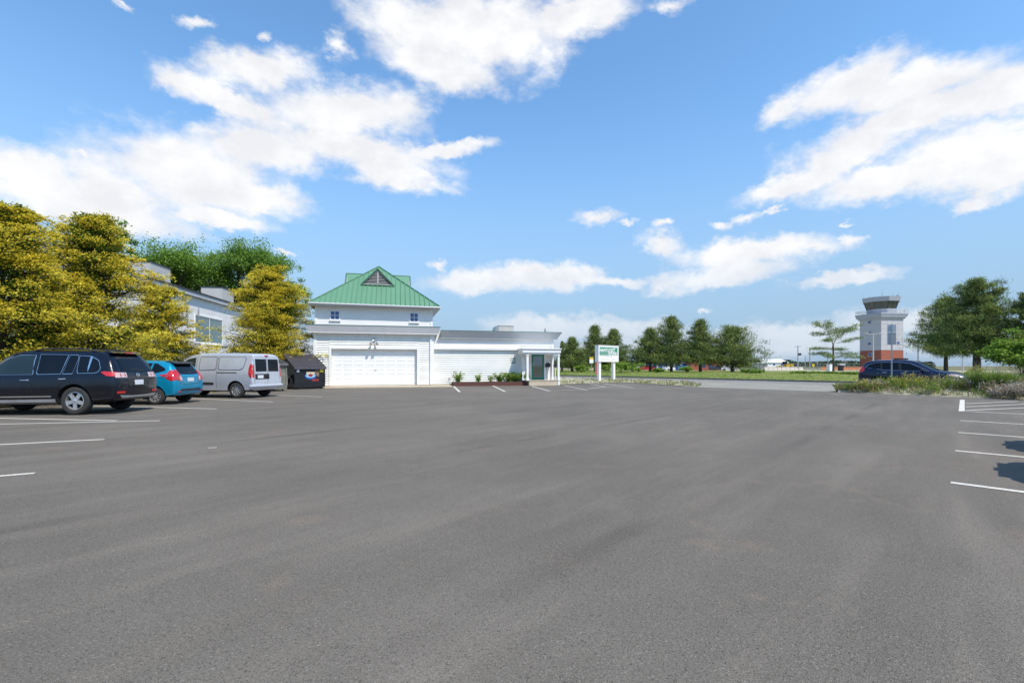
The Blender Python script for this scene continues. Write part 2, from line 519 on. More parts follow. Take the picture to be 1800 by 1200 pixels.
def line_mat():
    t = NT('road_paint')
    v = t.coord('Object')
    n = t.noise(v, 30, 5, 0.75); n2 = t.noise(v, 130, 2, 0.6)
    wear = t.math('ADD', t.rng(n, 0.50, 0.68, 0.0, 0.8), t.rng(n2, 0.62, 0.75, 0.0, 0.6))
    t.set(Base_Color=t.mix(wear, (0.66, 0.62, 0.54), (0.14, 0.135, 0.13)), Roughness=0.75)
    t.bump(n2, 0.3, 0.004)
    return t.mat
M['line'] = line_mat()

M['white'] = plain('white_trim_paint', (0.82, 0.81, 0.79), 0.45, 0.05, 3)
M['siding'] = plain('white_siding', (0.79, 0.785, 0.735), 0.5, 0.07, 1.2)
M['wall_white'] = plain('white_wall_board', (0.80, 0.785, 0.76), 0.6, 0.05, 0.8)
M['door_white'] = plain('garage_door_paint', (0.85, 0.845, 0.82), 0.4, 0.03, 1.5)
M['grey_fascia'] = plain('grey_fascia', (0.56, 0.56, 0.575), 0.45, 0.06, 1.0, metal=0.0)
M['flat_roof'] = plain('roof_membrane', (0.20, 0.20, 0.20), 0.9, 0.2, 1.0)
M['green_roof'] = plain('green_metal_roof', (0.118, 0.272, 0.165), 0.55, 0.05, 0.7, metal=0.1)
M['green_trim'] = plain('dark_green_trim', (0.05, 0.17, 0.10), 0.45, 0.1, 2)
M['louver'] = plain('louver_slats', (0.42, 0.40, 0.40), 0.6, 0.1, 3)
M['green_door'] = plain('green_door_paint', (0.012, 0.20, 0.12), 0.4, 0.1, 3)
M['door_glass'] = glassmat('door_glass', (0.03, 0.06, 0.06), 0.04, 2.1, 0.8)
M['sky_glass'] = glassmat('painted_sky_glass', (0.03, 0.09, 0.26), 0.03, 1.6, 0.6)  # blue of the reflected sky is put into the base colour
M['teal_glass'] = glassmat('teal_window_glass', (0.10, 0.19, 0.20), 0.10, 1.6, 0.6)
M['metal_grey'] = plain('grey_metal', (0.42, 0.42, 0.43), 0.4, 0.1, 4, metal=0.6)
M['dark_metal'] = plain('dark_metal', (0.05, 0.05, 0.055), 0.5, 0.2, 4, metal=0.4)
M['hvac'] = plain('hvac_panel', (0.52, 0.50, 0.47), 0.5, 0.08, 2, metal=0.1)
M['stucco'] = plain('painted_stucco', (0.80, 0.785, 0.76), 0.8, 0.06, 1.2, bump=0.3, bscale=40)
M['brown_timber'] = wood_grain('red_brown_timber', (0.11, 0.045, 0.035))
M['soil'] = M['mulch']
M['black'] = plain('black_plastic', (0.012, 0.012, 0.014), 0.45, 0.2, 5)
M['bark'] = plain('bark', (0.075, 0.058, 0.045), 0.95, 0.4, 14, bump=0.8, bscale=25)
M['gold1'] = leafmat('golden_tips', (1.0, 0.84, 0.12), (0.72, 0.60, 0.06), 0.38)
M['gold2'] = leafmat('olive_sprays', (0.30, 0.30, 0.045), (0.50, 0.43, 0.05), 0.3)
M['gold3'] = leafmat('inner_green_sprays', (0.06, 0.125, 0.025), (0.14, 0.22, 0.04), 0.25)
M['leaf1'] = leafmat('maple_leaf', (0.25, 0.40, 0.06), (0.16, 0.28, 0.045), 0.4)
M['leaf2'] = leafmat('maple_leaf_dark', (0.13, 0.25, 0.04), (0.21, 0.34, 0.055), 0.35)  # darker leaf green, mixed in at random
M['lime'] = leafmat('lime_leaf', (0.30, 0.42, 0.05), (0.18, 0.29, 0.04), 0.35)
M['pine1'] = leafmat('pine_needles', (0.055, 0.10, 0.034), (0.14, 0.20, 0.055), 0.2)
M['pine2'] = leafmat('pine_new_growth', (0.31, 0.37, 0.09), (0.44, 0.48, 0.13), 0.3)
M['weed1'] = leafmat('weed_leaf', (0.17, 0.24, 0.05), (0.30, 0.33, 0.08), 0.3)
M['weed2'] = leafmat('dry_weed', (0.36, 0.27, 0.14), (0.24, 0.13, 0.08), 0.2)
M['weed3'] = leafmat('pale_straw', (0.50, 0.43, 0.30), (0.36, 0.30, 0.19), 0.2)
M['flower'] = leafmat('pale_pink_flower', (0.56, 0.46, 0.43), (0.44, 0.38, 0.30), 0.2)
M['yellow_flower'] = leafmat('yellow_flower', (0.55, 0.42, 0.05), (0.42, 0.34, 0.06), 0.2)
M['woods'] = leafmat('far_wood_leaf', (0.075, 0.105, 0.06), (0.12, 0.15, 0.08), 0.1)
# vehicles
M['p_black'] = paint('black_paint', (0.002, 0.003, 0.008), 0.0, 0.25)
M['p_teal'] = paint('teal_paint', (0.004, 0.255, 0.43), 0.25, 0.30)
M['p_silver'] = paint('silver_paint', (0.56, 0.58, 0.635), 0.35, 0.34)
M['p_blue'] = paint('dark_blue_paint', (0.004, 0.009, 0.036), 0.2, 0.28)
M['p_grey'] = paint('grey_paint', (0.12, 0.12, 0.125), 0.4, 0.35)
M['carglass'] = glassmat('tinted_car_glass', (0.004, 0.006, 0.010), 0.02, 1.45, 0.35)
M['carglass2'] = glassmat('clear_car_glass', (0.015, 0.027, 0.03), 0.02, 1.5, 0.5)
M['rubber'] = plain('tyre_rubber', (0.045, 0.044, 0.043), 0.85, 0.15, 8, spec=0.2)
M['alloy'] = plain('alloy_wheel', (0.62, 0.62, 0.63), 0.32, 0.06, 6, metal=0.75)
M['chrome'] = plain('chrome_trim', (0.75, 0.75, 0.77), 0.15, 0.03, 6, metal=0.95)
M['red_lens'] = plain('red_lens', (0.50, 0.012, 0.012), 0.12, 0.15, 14, coat=1.0)
M['clear_lens'] = plain('clear_lens', (0.60, 0.44, 0.44), 0.12, 0.10, 14, coat=1.0)
M['trim_black'] = plain('black_bumper_plastic', (0.022, 0.022, 0.024), 0.55, 0.15, 8)
M['plate'] = plain('number_plate', (0.70, 0.72, 0.76), 0.4, 0.12, 30)
M['arch'] = plain('wheel_well', (0.006, 0.006, 0.006), 0.95, 0.1, 5)
M['seam'] = plain('panel_gap', (0.006, 0.006, 0.007), 0.8, 0.1, 5)
# ------------------------------------------------------------------ the setting
RD = Vector((0.620, -0.785))       # direction of the road (to the right, towards us)
RN = Vector((0.785, 0.620))        # across the road, away from us
def road_pt(a, n):
    p = RD * a + RN * n
    return (p.x, p.y)
def gp(*pix):
    return [ground_at(a, b) for a, b in pix]

tb = MB()
rr = 2600.0
tb.poly([(rr * math.cos(k / 48 * 2 * math.pi), rr * math.sin(k / 48 * 2 * math.pi), -0.06) for k in range(48)])
structure(tb.build('ground', M['terrain']))
lot_edge = [(3.4, 33.2), (8.8, 37.0), (9.87, 35.2), (11.1, 30.6), (11.77, 28.9), (14.6, 26.1), (16.3, 24.2), (17.7, 22.4), (19.3, 19.6), (20.2, 18.1), (31, 0), (31, -16)]
sheet('parking_lot', lot_edge + [(-46, -16), (-46, 58), (2, 58)], 0.0, M['asphalt'])
sheet('driveway', [(11.1, 30.55), (11.77, 28.85), (14.6, 26.05), (16.3, 24.15), (18.8, 24.3), (24, 17.5), (33, 4), (44, 4), (36.5, 14.1), (15.4, 40.4)], 0.006, M['apron'])
sheet('road', [road_pt(-140, 37.0), road_pt(80, 37.0), road_pt(80, 43.5), road_pt(-140, 43.5)], -0.004, M['road'])
sheet('verge', [(3.4, 33.3), (8.8, 37.1), (9.9, 35.3), (11.15, 30.7), (15.3, 40.4), road_pt(-40, 37.0), (-10, 59.5), (2.2, 59.5)], 0.03, M['verge'])
# grass beyond the road, slightly raised, with a dark kerb
gm = MB()
N1, N2 = 24, 160
vs = []; fs = []
def grass_h(n):
    return 0.10 + 0.25 * min(1, max(0, (n - 44) / 14.0))
for j in range(N1 + 1):
    n = 43.8 + (95 - 43.8) * j / N1
    for i in range(N2 + 1):
        a = -150 + 230 * i / N2
        x, y = road_pt(a, n)
        vs.append((x, y, grass_h(n) + 0.05 * math.sin(a * 0.7 + j) * math.sin(a * 0.23)))
for j in range(N1):
    for i in range(N2):
        q = j * (N2 + 1) + i
        fs.append((q, q + 1, q + N2 + 2, q + N2 + 1))
gm.add(vs, fs, 0, True)
structure(gm.build('lawn', M['grass']))
km = MB()
for s in range(46):
    a0 = -150 + s * 5.0
    p = [road_pt(a0, 43.45), road_pt(a0 + 4.985, 43.45), road_pt(a0 + 4.985, 43.82), road_pt(a0, 43.82)]
    km.prism([(q[0], q[1], -0.06) for q in p], (0, 0, 0.19))
structure(km.build('kerb', M['kerb']))
sheet('airfield', [road_pt(-260, 95.5), road_pt(160, 95.5), road_pt(160, 190), road_pt(-260, 190)], 0.02, M['sand'])
# planted bed between lot and driveway on the right: a low mound
bm_ = MB()
bed_front = [(16.6, 23.75), (17.7, 22.25), (19.25, 19.6), (20.15, 18.1), (22.0, 15.0), (24.5, 10.8)]
bed_back = [(17.0, 24.5), (19.6, 24.2), (22.3, 21.9), (23.9, 19.9), (26.8, 15.9), (30, 11)]
vs = []; fs = []; NB = 40; NC = 8
def lerp_poly(P, t):
    t *= len(P) - 1
    i = min(int(t), len(P) - 2); f = t - i
    return (P[i][0] * (1 - f) + P[i + 1][0] * f, P[i][1] * (1 - f) + P[i + 1][1] * f)
def bed_pt(t, s):
    a = lerp_poly(bed_front, t); b = lerp_poly(bed_back, t)
    return (a[0] * (1 - s) + b[0] * s, a[1] * (1 - s) + b[1] * s)
rg = random.Random(5)
for i in range(NB + 1):
    for j in range(NC + 1):
        x, y = bed_pt(i / NB, j / NC)
        h = 0.26 * math.sin(math.pi * j / NC) ** 0.7 + (rg.random() * 0.06 if 0 < j < NC else -0.02)
        vs.append((x, y, h))
for i in range(NB):
    for j in range(NC):
        q = i * (NC + 1) + j
        fs.append((q, q + 1, q + NC + 2, q + NC + 1))
bm_.add(vs, fs, 0, True)
structure(bm_.build('planting_bed', M['verge']))
# mulch strip along the left building
mp_ = sheet('tree_bed', [(-17.0, 8), (-16.2, 14), (-15.8, 20), (-14.9, 27.5), (-13.2, 28.6), (-12.8, 31), (-12.8, 44), (-24, 44), (-18.4, 8)], 0.03, M['mulch'])

# painted lines on the asphalt
def stripe(pts, w=0.10, z=0.005):
    """painted line through ground points"""
    mb = MB()
    P = [Vector((p[0], p[1])) for p in pts]
    for a, b in zip(P[:-1], P[1:]):
        d = (b - a).normalized(); n = Vector((-d.y, d.x)) * w / 2
        L = (b - a).length; k = max(1, int(L / 0.6))
        for i in range(k):
            q0 = a + (b - a) * (i / k); q1 = a + (b - a) * ((i + 1) / k)
            mb.quad((q0.x - n.x, q0.y - n.y, z), (q1.x - n.x, q1.y - n.y, z), (q1.x + n.x, q1.y + n.y, z), (q0.x + n.x, q0.y + n.y, z))
    return structure(mb.build('parking_line', M['line']))
def pline(a, b, w=0.10, ext0=0.0, ext1=0.0, z=0.005):
    p = Vector(ground_at(*a)); q = Vector(ground_at(*b)); d = (q - p).normalized()
    stripe([p - d * ext0, q + d * ext1], w, z)
pline((2, 781.3), (183, 772.3), 0.10, ext0=4)
pline((2, 745.4), (281, 739.4), 0.10, ext0=3)
pline((2, 735), (205, 739.4), 0.10, ext0=3)
pline((2, 836.5), (61, 831.6), 0.09, ext0=4)
pline((278, 716), (381, 718.6), 0.10, ext0=4)
pline((345, 700.6), (480, 706.3), 0.10, ext0=3)
pline((490, 694.6), (566, 697.4), 0.10, ext0=2)
pline((366, 787.4), (381, 786.6), 0.05)
# angled bays in front of the office
pline((797.5, 678.6), (808, 688.8), 0.12)
pline((866, 677.8), (888, 688.2), 0.12)
pline((935, 679.0), (966, 687.0), 0.12)
pline((992, 677.6), (1033, 685.6), 0.09)
pline((1038, 675.4), (1066, 679.8), 0.09)
pline((1062, 674.2), (1114, 681.4), 0.09)
pline((966, 686.4), (1030, 684.6), 0.09)
pline((1034, 683.2), (1066, 679.6), 0.09)
for k in range(4):
    pline((1046 + k * 14, 674.4 + k * 1.7), (1060 + k * 13, 673.4 + k * 2.0), 0.08)
pline((1068, 680.8), (1112, 681.2), 0.09)
# right-hand bays
pline((1691.5, 702.5), (1690.5, 723.0), 0.13)
dirb = Vector((0.70, -0.714))
for (px, py) in ((1671, 848), (1679, 792), (1684.5, 760), (1688, 739), (1690, 722.4)):
    p = Vector(ground_at(px, py))
    stripe([p, p + dirb * 5.6], 0.105, 0.005)
for (a, b) in (((1697, 709.6), (1772, 706.4)), ((1697, 715.2), (1800, 710.6)), ((1697, 721.6), (1800, 717.0))):
    pline(a, b, 0.10, ext1=0.6, z=0.009)
# ------------------------------------------------------------------ the office with the green roof
BX, BY, BA = -12.3, 29.0, R(14.5)
bc, bs = math.cos(BA), math.sin(BA)
def BU(px, v=0.0):
    r = (px - 900) / FPX
    return (r * (BY + v * bc) - BX + v * bs) / (bc - r * bs)
def BH(py, u, v=0.0):
    return CAM_H + (HOR - py) / FPX * (BY + u * bs + v * bc)

office = thing('office_building', 'white sided office with a garage and a pyramid roof of green metal', 'building', (BX, BY, 0), BA)
UR = BU(762)             # right corner of the garage block
WV = 0.40                # the wing is set back
UE = BU(972, WV)         # right end of the wing
GZ = 0.10                # slab level
CG = 3.42                # underside of garage cornice
TG = 3.86
CW0, CW1 = 3.22, 3.68    # wing cornice
DU0, DU1 = BU(582.5), BU(733)
DZ1 = BH(613.5, (DU0 + DU1) / 2)

def siding(mb, x0, x1, z0, z1, y, pitch=0.148, mi=0):
    z = z0
    while z < z1 - 0.01:
        t = min(z + pitch, z1)
        mb.quad((x0, y - 0.048, z), (x1, y - 0.048, z), (x1, y - 0.003, t), (x0, y - 0.003, t), mi)
        mb.quad((x0, y, z), (x1, y, z), (x1, y - 0.048, z), (x0, y - 0.048, z), mi)
        z += pitch

def siding_side(mb, y0, y1, z0, z1, x, sgn, pitch=0.148, mi=0):
    z = z0
    while z < z1 - 0.01:
        t = min(z + pitch, z1)
        mb.quad((x + sgn * 0.048, y0, z), (x + sgn * 0.048, y1, z), (x + sgn * 0.003, y1, t), (x + sgn * 0.003, y0, t), mi)
        mb.quad((x, y0, z), (x, y1, z), (x + sgn * 0.048, y1, z), (x + sgn * 0.048, y0, z), mi)
        z += pitch

GD = 7.7   # depth of the garage block
# walls: garage block with its door opening, wing block
w = MB()
w.box(0, DU0, 0, 0.16, GZ, TG - 0.05); w.box(DU1, UR, 0, 0.16, GZ, TG - 0.05); w.box(DU0, DU1, 0, 0.16, DZ1, TG - 0.05)
w.box(0, 0.16, 0.16, GD, GZ, TG - 0.05); w.box(UR - 0.16, UR, 0.16, GD, GZ, TG - 0.05); w.box(0.16, UR - 0.16, GD - 0.16, GD, GZ, TG - 0.05)
w.box(UR + 0.002, UE, WV, 11.0, GZ, CW1 - 0.05)
w.build('wall', M['siding'], office)
s = MB()
siding(s, 0.14, DU0 - 0.13, GZ + 0.02, CG, 0); siding(s, DU1 + 0.13, UR - 0.16, GZ + 0.02, CG, 0)
siding(s, DU0 - 0.13, DU1 + 0.13, DZ1 + 0.14, CG, 0)
siding(s, UR + 0.02, UE - 0.13, GZ + 0.02, 2.42, WV)
siding_side(s, WV, 10.9, GZ + 0.02, 3.2, UE, 1)
siding_side(s, 0.02, GD, GZ + 0.02, CG, 0, -1)
s.build('clapboard_siding', M['siding'], office)
for bx_ in ((-0.03, 0.14, -0.065, 0.0, GZ, CG - 0.02), (UR - 0.16, UR + 0.035, -0.065, 0.0, GZ + 0.03, CG - 0.02),
            (UE - 0.13, UE + 0.03, WV - 0.055, WV, GZ, 3.18), (0.15, UR - 0.17, -0.07, -0.004, CG - 0.16, CG - 0.01)):
    MB().box(*bx_).build('corner_board' if bx_[5] - bx_[4] > 1 else 'frieze_board', M['white'], office)
# garage door frame and door with raised panels
fr = MB()
fr.box(DU0 - 0.13, DU0, -0.068, 0.0, GZ, DZ1 + 0.14); fr.box(DU1, DU1 + 0.13, -0.068, 0.0, GZ, DZ1 + 0.14)
fr.box(DU0, DU1, -0.068, 0.0, DZ1, DZ1 + 0.14)
gd = MB()
RV = 0.20
gd.box(DU0, DU1, RV, RV + 0.05, GZ, DZ1)
nr, nc = 4, 8
ph = (DZ1 - GZ) / nr; pw = (DU1 - DU0) / nc
for i in range(nr):
    z0 = GZ + i * ph
    gd.box(DU0, DU1, RV - 0.012, RV, z0 + 0.006, z0 + ph - 0.006)
    for j in range(nc):
        x0 = DU0 + j * pw + 0.085; x1 = DU0 + (j + 1) * pw - 0.085
        a0, a1 = z0 + 0.13, z0 + ph - 0.13
        for (p, q, r_, t_) in ((x0, x1, a0, a0 + 0.02), (x0, x1, a1 - 0.02, a1), (x0, x0 + 0.02, a0, a1), (x1 - 0.02, x1, a0, a1)):
            gd.box(p, q, RV - 0.028, RV - 0.012, r_, t_)
        gd.box(x0 + 0.05, x1 - 0.05, RV - 0.018, RV - 0.012, a0 + 0.05, a1 - 0.05)
gdo = gd.build('garage_door', M['door_white'], office)
fr.build('frame', M['white'], gdo)
hb = MB(); hb.box((DU0 + DU1) / 2 - 0.06, (DU0 + DU1) / 2 + 0.06, RV - 0.045, RV - 0.012, GZ + 0.95, GZ + 0.98)
hb.build('handle', M['metal_grey'], gdo)
# cornices: a flared grey fascia with a thin green cap
def cornice(name, x0, x1, y, z0, z1, oi, oo, retL, retR, depth, cap):
    mb = MB()
    prof_f = [(y - oi, z0), (y - oo, z1)]
    xl0, xl1 = x0 - (oi if retL else 0), x0 - (oo if retL else 0)
    xr0, xr1 = x1 + (oi if retR else 0), x1 + (oo if retR else 0)
    yb = y + depth
    mb.quad((xl0, y - oi, z0), (xr0, y - oi, z0), (xr1, y - oo, z1), (xl1, y - oo, z1))
    mb.quad((xr0, y - oi, z0), (xr0, yb, z0), (xr1, yb, z1), (xr1, y - oo, z1))
    mb.quad((xl0, yb, z0), (xl0, y - oi, z0), (xl1, y - oo, z1), (xl1, yb, z1))
    mb.quad((xl0, y - oi, z0), (xl0, yb, z0), (xr0, yb, z0), (xr0, y - oi, z0))
    mb.quad((xl0, yb, z0), (xl1, yb, z1), (xr1, yb, z1), (xr0, yb, z0))
    mb.quad((xl1, y - oo, z1), (xr1, y - oo, z1), (xr1, yb, z1), (xl1, yb, z1), 1)
    # white drip strip at the foot, cap at the top
    mb.box(xl0 - 0.01, xr0 + 0.01, y - oi - 0.012, y - oi + 0.03, z0 - 0.035, z0 - 0.002, 2)
    mb.box(xl1 - 0.01, xr1 + 0.01, y - oo - 0.014, y - oo + 0.05, z1 + 0.002, z1 + 0.03, 3)
    mb.box(xr1 - 0.05, xr1 + 0.012, y - oo + 0.05, yb, z1 + 0.002, z1 + 0.03, 3)
    return mb.build(name, [M['grey_fascia'], M['flat_roof'], M['white'], cap], office, recalc=False)
cornice('cornice', 0, UR, 0, CG, TG, 0.30, 0.42, True, True, GD + 0.1, M['green_trim'])
cornice('cornice', UR + 0.50, UE, WV, CW0, CW1, 0.22, 0.50, False, True, 10.6, M['green_trim'])
# joint lines of the wing fascia sheets
# frieze and ledge on the wing
fz = MB()
fz.box(UR + 0.04, UE - 0.13, WV - 0.03, WV, 2.74, CW0 - 0.01)
fz.build('frieze', M['wall_white'], office)
lg = MB()
LE = BU(913, WV)
lg.prism([(UR + 0.08, WV, 2.77), (UR + 0.08, WV - 0.02, 2.77), (UR + 0.08, WV - 0.20, 2.52), (UR + 0.08, WV - 0.20, 2.42), (UR + 0.08, WV, 2.42)], (LE - UR - 0.1, 0, 0))
lg.box(UR + 0.08, LE - 0.02, WV - 0.215, WV - 0.20, 2.505, 2.525)
lg.build('ledge', M['white'], office)
# upper block under the green roof
UV = 0.22
uw = MB()
U0, U1 = 0.02, UR - 0.06
uw.box(U0, U1, UV, GD - 0.3, TG - 0.3, 5.08)
uw.build('upper_wall', M['wall_white'], office)
for bx_ in ((U0 - 0.02, U0 + 0.13, UV - 0.03, UV, TG + 0.03, 4.95), (U1 - 0.13, U1 + 0.03, UV - 0.03, UV, TG + 0.03, 4.95), (U0, U1 + 0.02, UV - 0.04, UV - 0.002, 4.952, 5.07)):
    MB().box(*bx_).build('trim_board', M['white'], office)
# pyramid
EZ = 5.08; OV = 0.42
x0, x1, y0, y1 = U0 - OV + 0.12, U1 + OV, UV - OV, GD - 0.3 + OV
ax, ay, AZ_ = (x0 + x1) / 2 + 0.05, (y0 + y1) / 2, BH(468.5, 3.73, 3.7)
rf = MB()
A = (ax, ay, AZ_)
E = [(x0, y0, EZ + 0.16), (x1, y0, EZ + 0.16), (x1, y1, EZ + 0.16), (x0, y1, EZ + 0.16)]
for i in range(4):
    rf.poly([E[i], E[(i + 1) % 4], A])
    # standing seams running straight up each slope
    p, q = Vector(E[i]), Vector(E[(i + 1) % 4]); L = (q - p).length; d = (q - p).normalized(); m = (p + q) / 2; up = (Vector(A) - m)
    nrm = d.cross(up.normalized()).normalized()
    if nrm.z < 0: nrm = -nrm
    k = 0; sp = 0.30
    n = int(L / sp)
    for k in range(1, n):
        t = k / n
        hh = 1 - abs(2 * t - 1)
        b0 = p + d * (L * t); b1 = b0 + up * hh
        o = nrm * 0.07; wd = d * 0.016
        rf.add([b0 - wd, b0 + wd, b1 + wd, b1 - wd, b0 - wd + o, b0 + wd + o, b1 + wd + o, b1 - wd + o], [(4, 5, 6, 7), (0, 1, 5, 4), (1, 2, 6, 5), (3, 0, 4, 7)])
    # hip cap
roof = rf.build('roof', M['green_roof'], office, recalc=False)
hp = MB()
for e in E: hp.tube([Vector(e) + Vector((0, 0, 0.03)), Vector(A) + Vector((0, 0, 0.03))], 0.045, 6)
hp.build('hip_cap', M['green_trim'], roof)
ev = MB()
ev.quad((x0, y0, EZ), (x1, y0, EZ), (x1, y1, EZ), (x0, y1, EZ))
ev.box(x0, x1, y0 - 0.02, y0, EZ, EZ + 0.15); ev.box(x1, x1 + 0.02, y0, y1, EZ, EZ + 0.15); ev.box(x0 - 0.02, x0, y0, y1, EZ, EZ + 0.15)
ev.tube([(x0 - 0.03, y0 - 0.06, EZ + 0.13), (x1 + 0.05, y0 - 0.06, EZ + 0.08)], 0.055, 8)
ev.tube([(x1 + 0.06, y0 - 0.06, EZ + 0.08), (x1 + 0.06, y1, EZ + 0.08)], 0.055, 8)
ev.build('eave', M['grey_fascia'], roof, recalc=False)
# four louvred gablets
run = ay - y0; slope = (AZ_ - EZ - 0.16) / run
def gablet(rot):
    Mx = Matrix.Translation((ax, ay, 0)) @ Matrix.Rotation(rot, 4, 'Z') @ Matrix.Translation((-ax, -ay, 0))
    T = lambda p: Mx @ Vector(p)
    yv = y0 + 1.95; zb = EZ + 0.16 + slope * 1.95; hw = 1.03; zt = zb + 1.05
    yr = y0 + (zt - EZ - 0.16) / slope
    g = MB()
    ov = 0.14
    L0, R0, T0 = (ax - hw - 0.06, yv - ov, zb - 0.03), (ax + hw + 0.06, yv - ov, zb - 0.03), (ax, yv - ov, zt + 0.03)
    Tb = (ax, yr + 0.05, zt + 0.03); ybk = yv + 0.05
    g.add([T(L0), T(T0), T(Tb), T((ax - hw - 0.06, ybk, zb - 0.03))], [(0, 1, 2, 3)])
    g.add([T(R0), T(T0), T(Tb), T((ax + hw + 0.06, ybk, zb - 0.03))], [(0, 1, 2, 3)])
    go = g.build('gablet', M['green_roof'], roof, recalc=False)
    e = MB()
    for a, b in ((L0, T0), (T0, R0), (L0, R0)):
        e.tube([T(a), T(b)], 0.045, 6)
    e.tube([T(T0), T(Tb)], 0.04, 6)
    lv = MB()
    lv.add([T((ax - hw, yv, zb)), T((ax + hw, yv, zb)), T((ax, yv, zt))], [(0, 1, 2)], 1)
    n = 8
    for k in range(n):
        z = zb + 0.12 + (zt - zb - 0.25) * k / n; wdt = hw * (1 - (z - zb) / (zt - zb)) - 0.14
        if wdt > 0.05:
            lv.box(ax - wdt, ax + wdt, yv - 0.07, yv - 0.01, z, z + 0.035, 0, Mx @ Matrix.Translation((0, 0, 0)))
    lv.box(ax - 0.05, ax + 0.05, yv - 0.09, yv - 0.071, zb + 0.02, zt - 0.1, 0, Mx)
    # frame boards along the rake
    for sg in (-1, 1):
        a = Vector((ax + sg * hw * 0.98, yv - 0.06, zb + 0.05)); b = Vector((ax, yv - 0.06, zt - 0.06))
        lv.tube([T(a), T(b)], 0.06, 4)
    lv.box(ax - hw, ax + hw, yv - 0.09, yv - 0.02, zb - 0.02, zb + 0.07, 0, Mx)
    lv.build('louver', [M['louver'], M['seam']], go)
    e.build('verge_trim', M['green_trim'], go) if False else e.build('gablet_trim', M['green_trim'], go)
for k in range(4): gablet(k * math.pi / 2)
# two small windows of the upper block
def window(name, u0, u1, z0, z1, y, glass, mul=(1, 1), fw=0.07, sill=True, parent=None, frame=None):
    parent = parent or office
    f = MB()
    f.box(u0, u0 + fw, y - 0.05, y - 0.001, z0, z1); f.box(u1 - fw, u1, y - 0.05, y - 0.001, z0, z1)
    f.box(u0 + fw, u1 - fw, y - 0.05, y - 0.001, z0, z0 + fw); f.box(u0 + fw, u1 - fw, y - 0.05, y - 0.001, z1 - fw, z1)
    for k in range(mul[0]):
        x = u0 + fw + (u1 - u0 - 2 * fw) * (k + 1) / (mul[0] + 1)
        f.box(x - 0.015, x + 0.015, y - 0.04, y - 0.012, z0 + fw, z1 - fw)
    for k in range(mul[1]):
        z = z0 + fw + (z1 - z0 - 2 * fw) * (k + 1) / (mul[1] + 1)
        f.box(u0 + fw, u1 - fw, y - 0.038, y - 0.014, z - 0.015, z + 0.015)
    wo = f.build(name, frame or M['white'], parent)
    p = MB(); p.box(u0 + fw, u1 - fw, y - 0.010, y - 0.003, z0 + fw, z1 - fw)
    p.build('pane', glass, wo)
    if sill:
        si = MB(); si.box(u0 - 0.05, u1 + 0.05, y - 0.09, y - 0.002, z0 - 0.06, z0 - 0.003)
        si.build('sill', M['white'], wo)
    return wo
for (a, b, t, bt) in ((580.3, 597.3, 545.8, 562.3), (720.3, 735.6, 549.6, 566.0)):
    u0, u1 = BU(a, UV), BU(b, UV)
    window('window', u0, u1, BH(bt, u0, UV), BH(t, u0, UV), UV, M['sky_glass'], fw=0.045)
# downspout beside the garage corner
ds = MB()
du = BU(757)
ds.box(du - 0.055, du + 0.055, -0.115, -0.037, GZ + 0.1, CG + 0.05)
for zz in (0.5, 1.9, 3.0): ds.box(du - 0.075, du + 0.075, -0.12, -0.0365, zz, zz + 0.04)
ds.box(du - 0.05, du + 0.05, -0.20, -0.115, GZ + 0.02, GZ + 0.12)
ds.build('downspout', M['white'], office)
# twin floodlight above the garage door
fu = BU(657.5)
fl = MB()
fl.tube([(fu, -0.02, 3.02), (fu, -0.10, 3.02)], 0.10, 12)
for sg in (-1, 1):
    fl.tube([(fu, -0.10, 3.0), (fu + sg * 0.10, -0.16, 2.92), (fu + sg * 0.16, -0.22, 2.84)], 0.025, 6)
    fl.tube([(fu + sg * 0.14, -0.19, 2.86), (fu + sg * 0.17, -0.27, 2.76), (fu + sg * 0.19, -0.33, 2.70)], [0.05, 0.075, 0.095], 10)
fl.build('floodlight', M['metal_grey'], office)
# porch: canopy, posts, platform, door, side panel
VF = WV - 1.35
pu0, pu1 = BU(921, VF), BU(984, VF)
cz0, cz1 = BH(621, pu0, VF), BH(612.5, pu0, VF)
pc = MB()
pc.box(pu0 - 0.12, pu1 + 0.05, VF - 0.10, WV - 0.22, cz0 + 0.06, cz1 - 0.03)
pc.box(pu0 - 0.17, pu1 + 0.10, VF - 0.16, WV - 0.23, cz1 - 0.03, cz1 + 0.03)
pc.box(pu0 - 0.05, pu1, VF - 0.04, WV - 0.22, cz0 - 0.04, cz0 + 0.06)
canopy = pc.build('porch_canopy', M['white'], office)
FZ = BH(667.5, BU(945, WV), WV)
for (px, v, wd) in ((919.8, VF + 0.75, 0.20), (927.0, VF + 0.08, 0.15), (981.6, VF + 0.06, 0.14), (971.0, WV - 0.12, 0.11)):
    u = BU(px, v)
    p = MB(); p.box(u - wd / 2, u + wd / 2, v - wd / 2, v + wd / 2, (0.02 if v < WV - 0.3 and px > 975 else FZ), cz0 - 0.03)
    p.box(u - wd / 2 - 0.03, u + wd / 2 + 0.03, v - wd / 2 - 0.03, v + wd / 2 + 0.03, FZ + 0.001, FZ + 0.14)
    p.box(u - wd / 2 - 0.025, u + wd / 2 + 0.025, v - wd / 2 - 0.025, v + wd / 2 + 0.025, cz0 - 0.15, cz0 - 0.041)
    p.build('porch_post', M['white'], office)
du0, du1 = BU(934.2, WV), BU(956.0, WV)
dz0, dz1 = FZ + 0.03, BH(622.5, du0, WV)
door = MB()
door.box(du0, du0 + 0.12, WV - 0.065, WV - 0.024, dz0, dz1); door.box(du1 - 0.12, du1, WV - 0.065, WV - 0.024, dz0, dz1)
door.box(du0 + 0.12, du1 - 0.12, WV - 0.065, WV - 0.024, dz0, dz0 + 0.16); door.box(du0 + 0.12, du1 - 0.12, WV - 0.065, WV - 0.024, dz1 - 0.13, dz1)
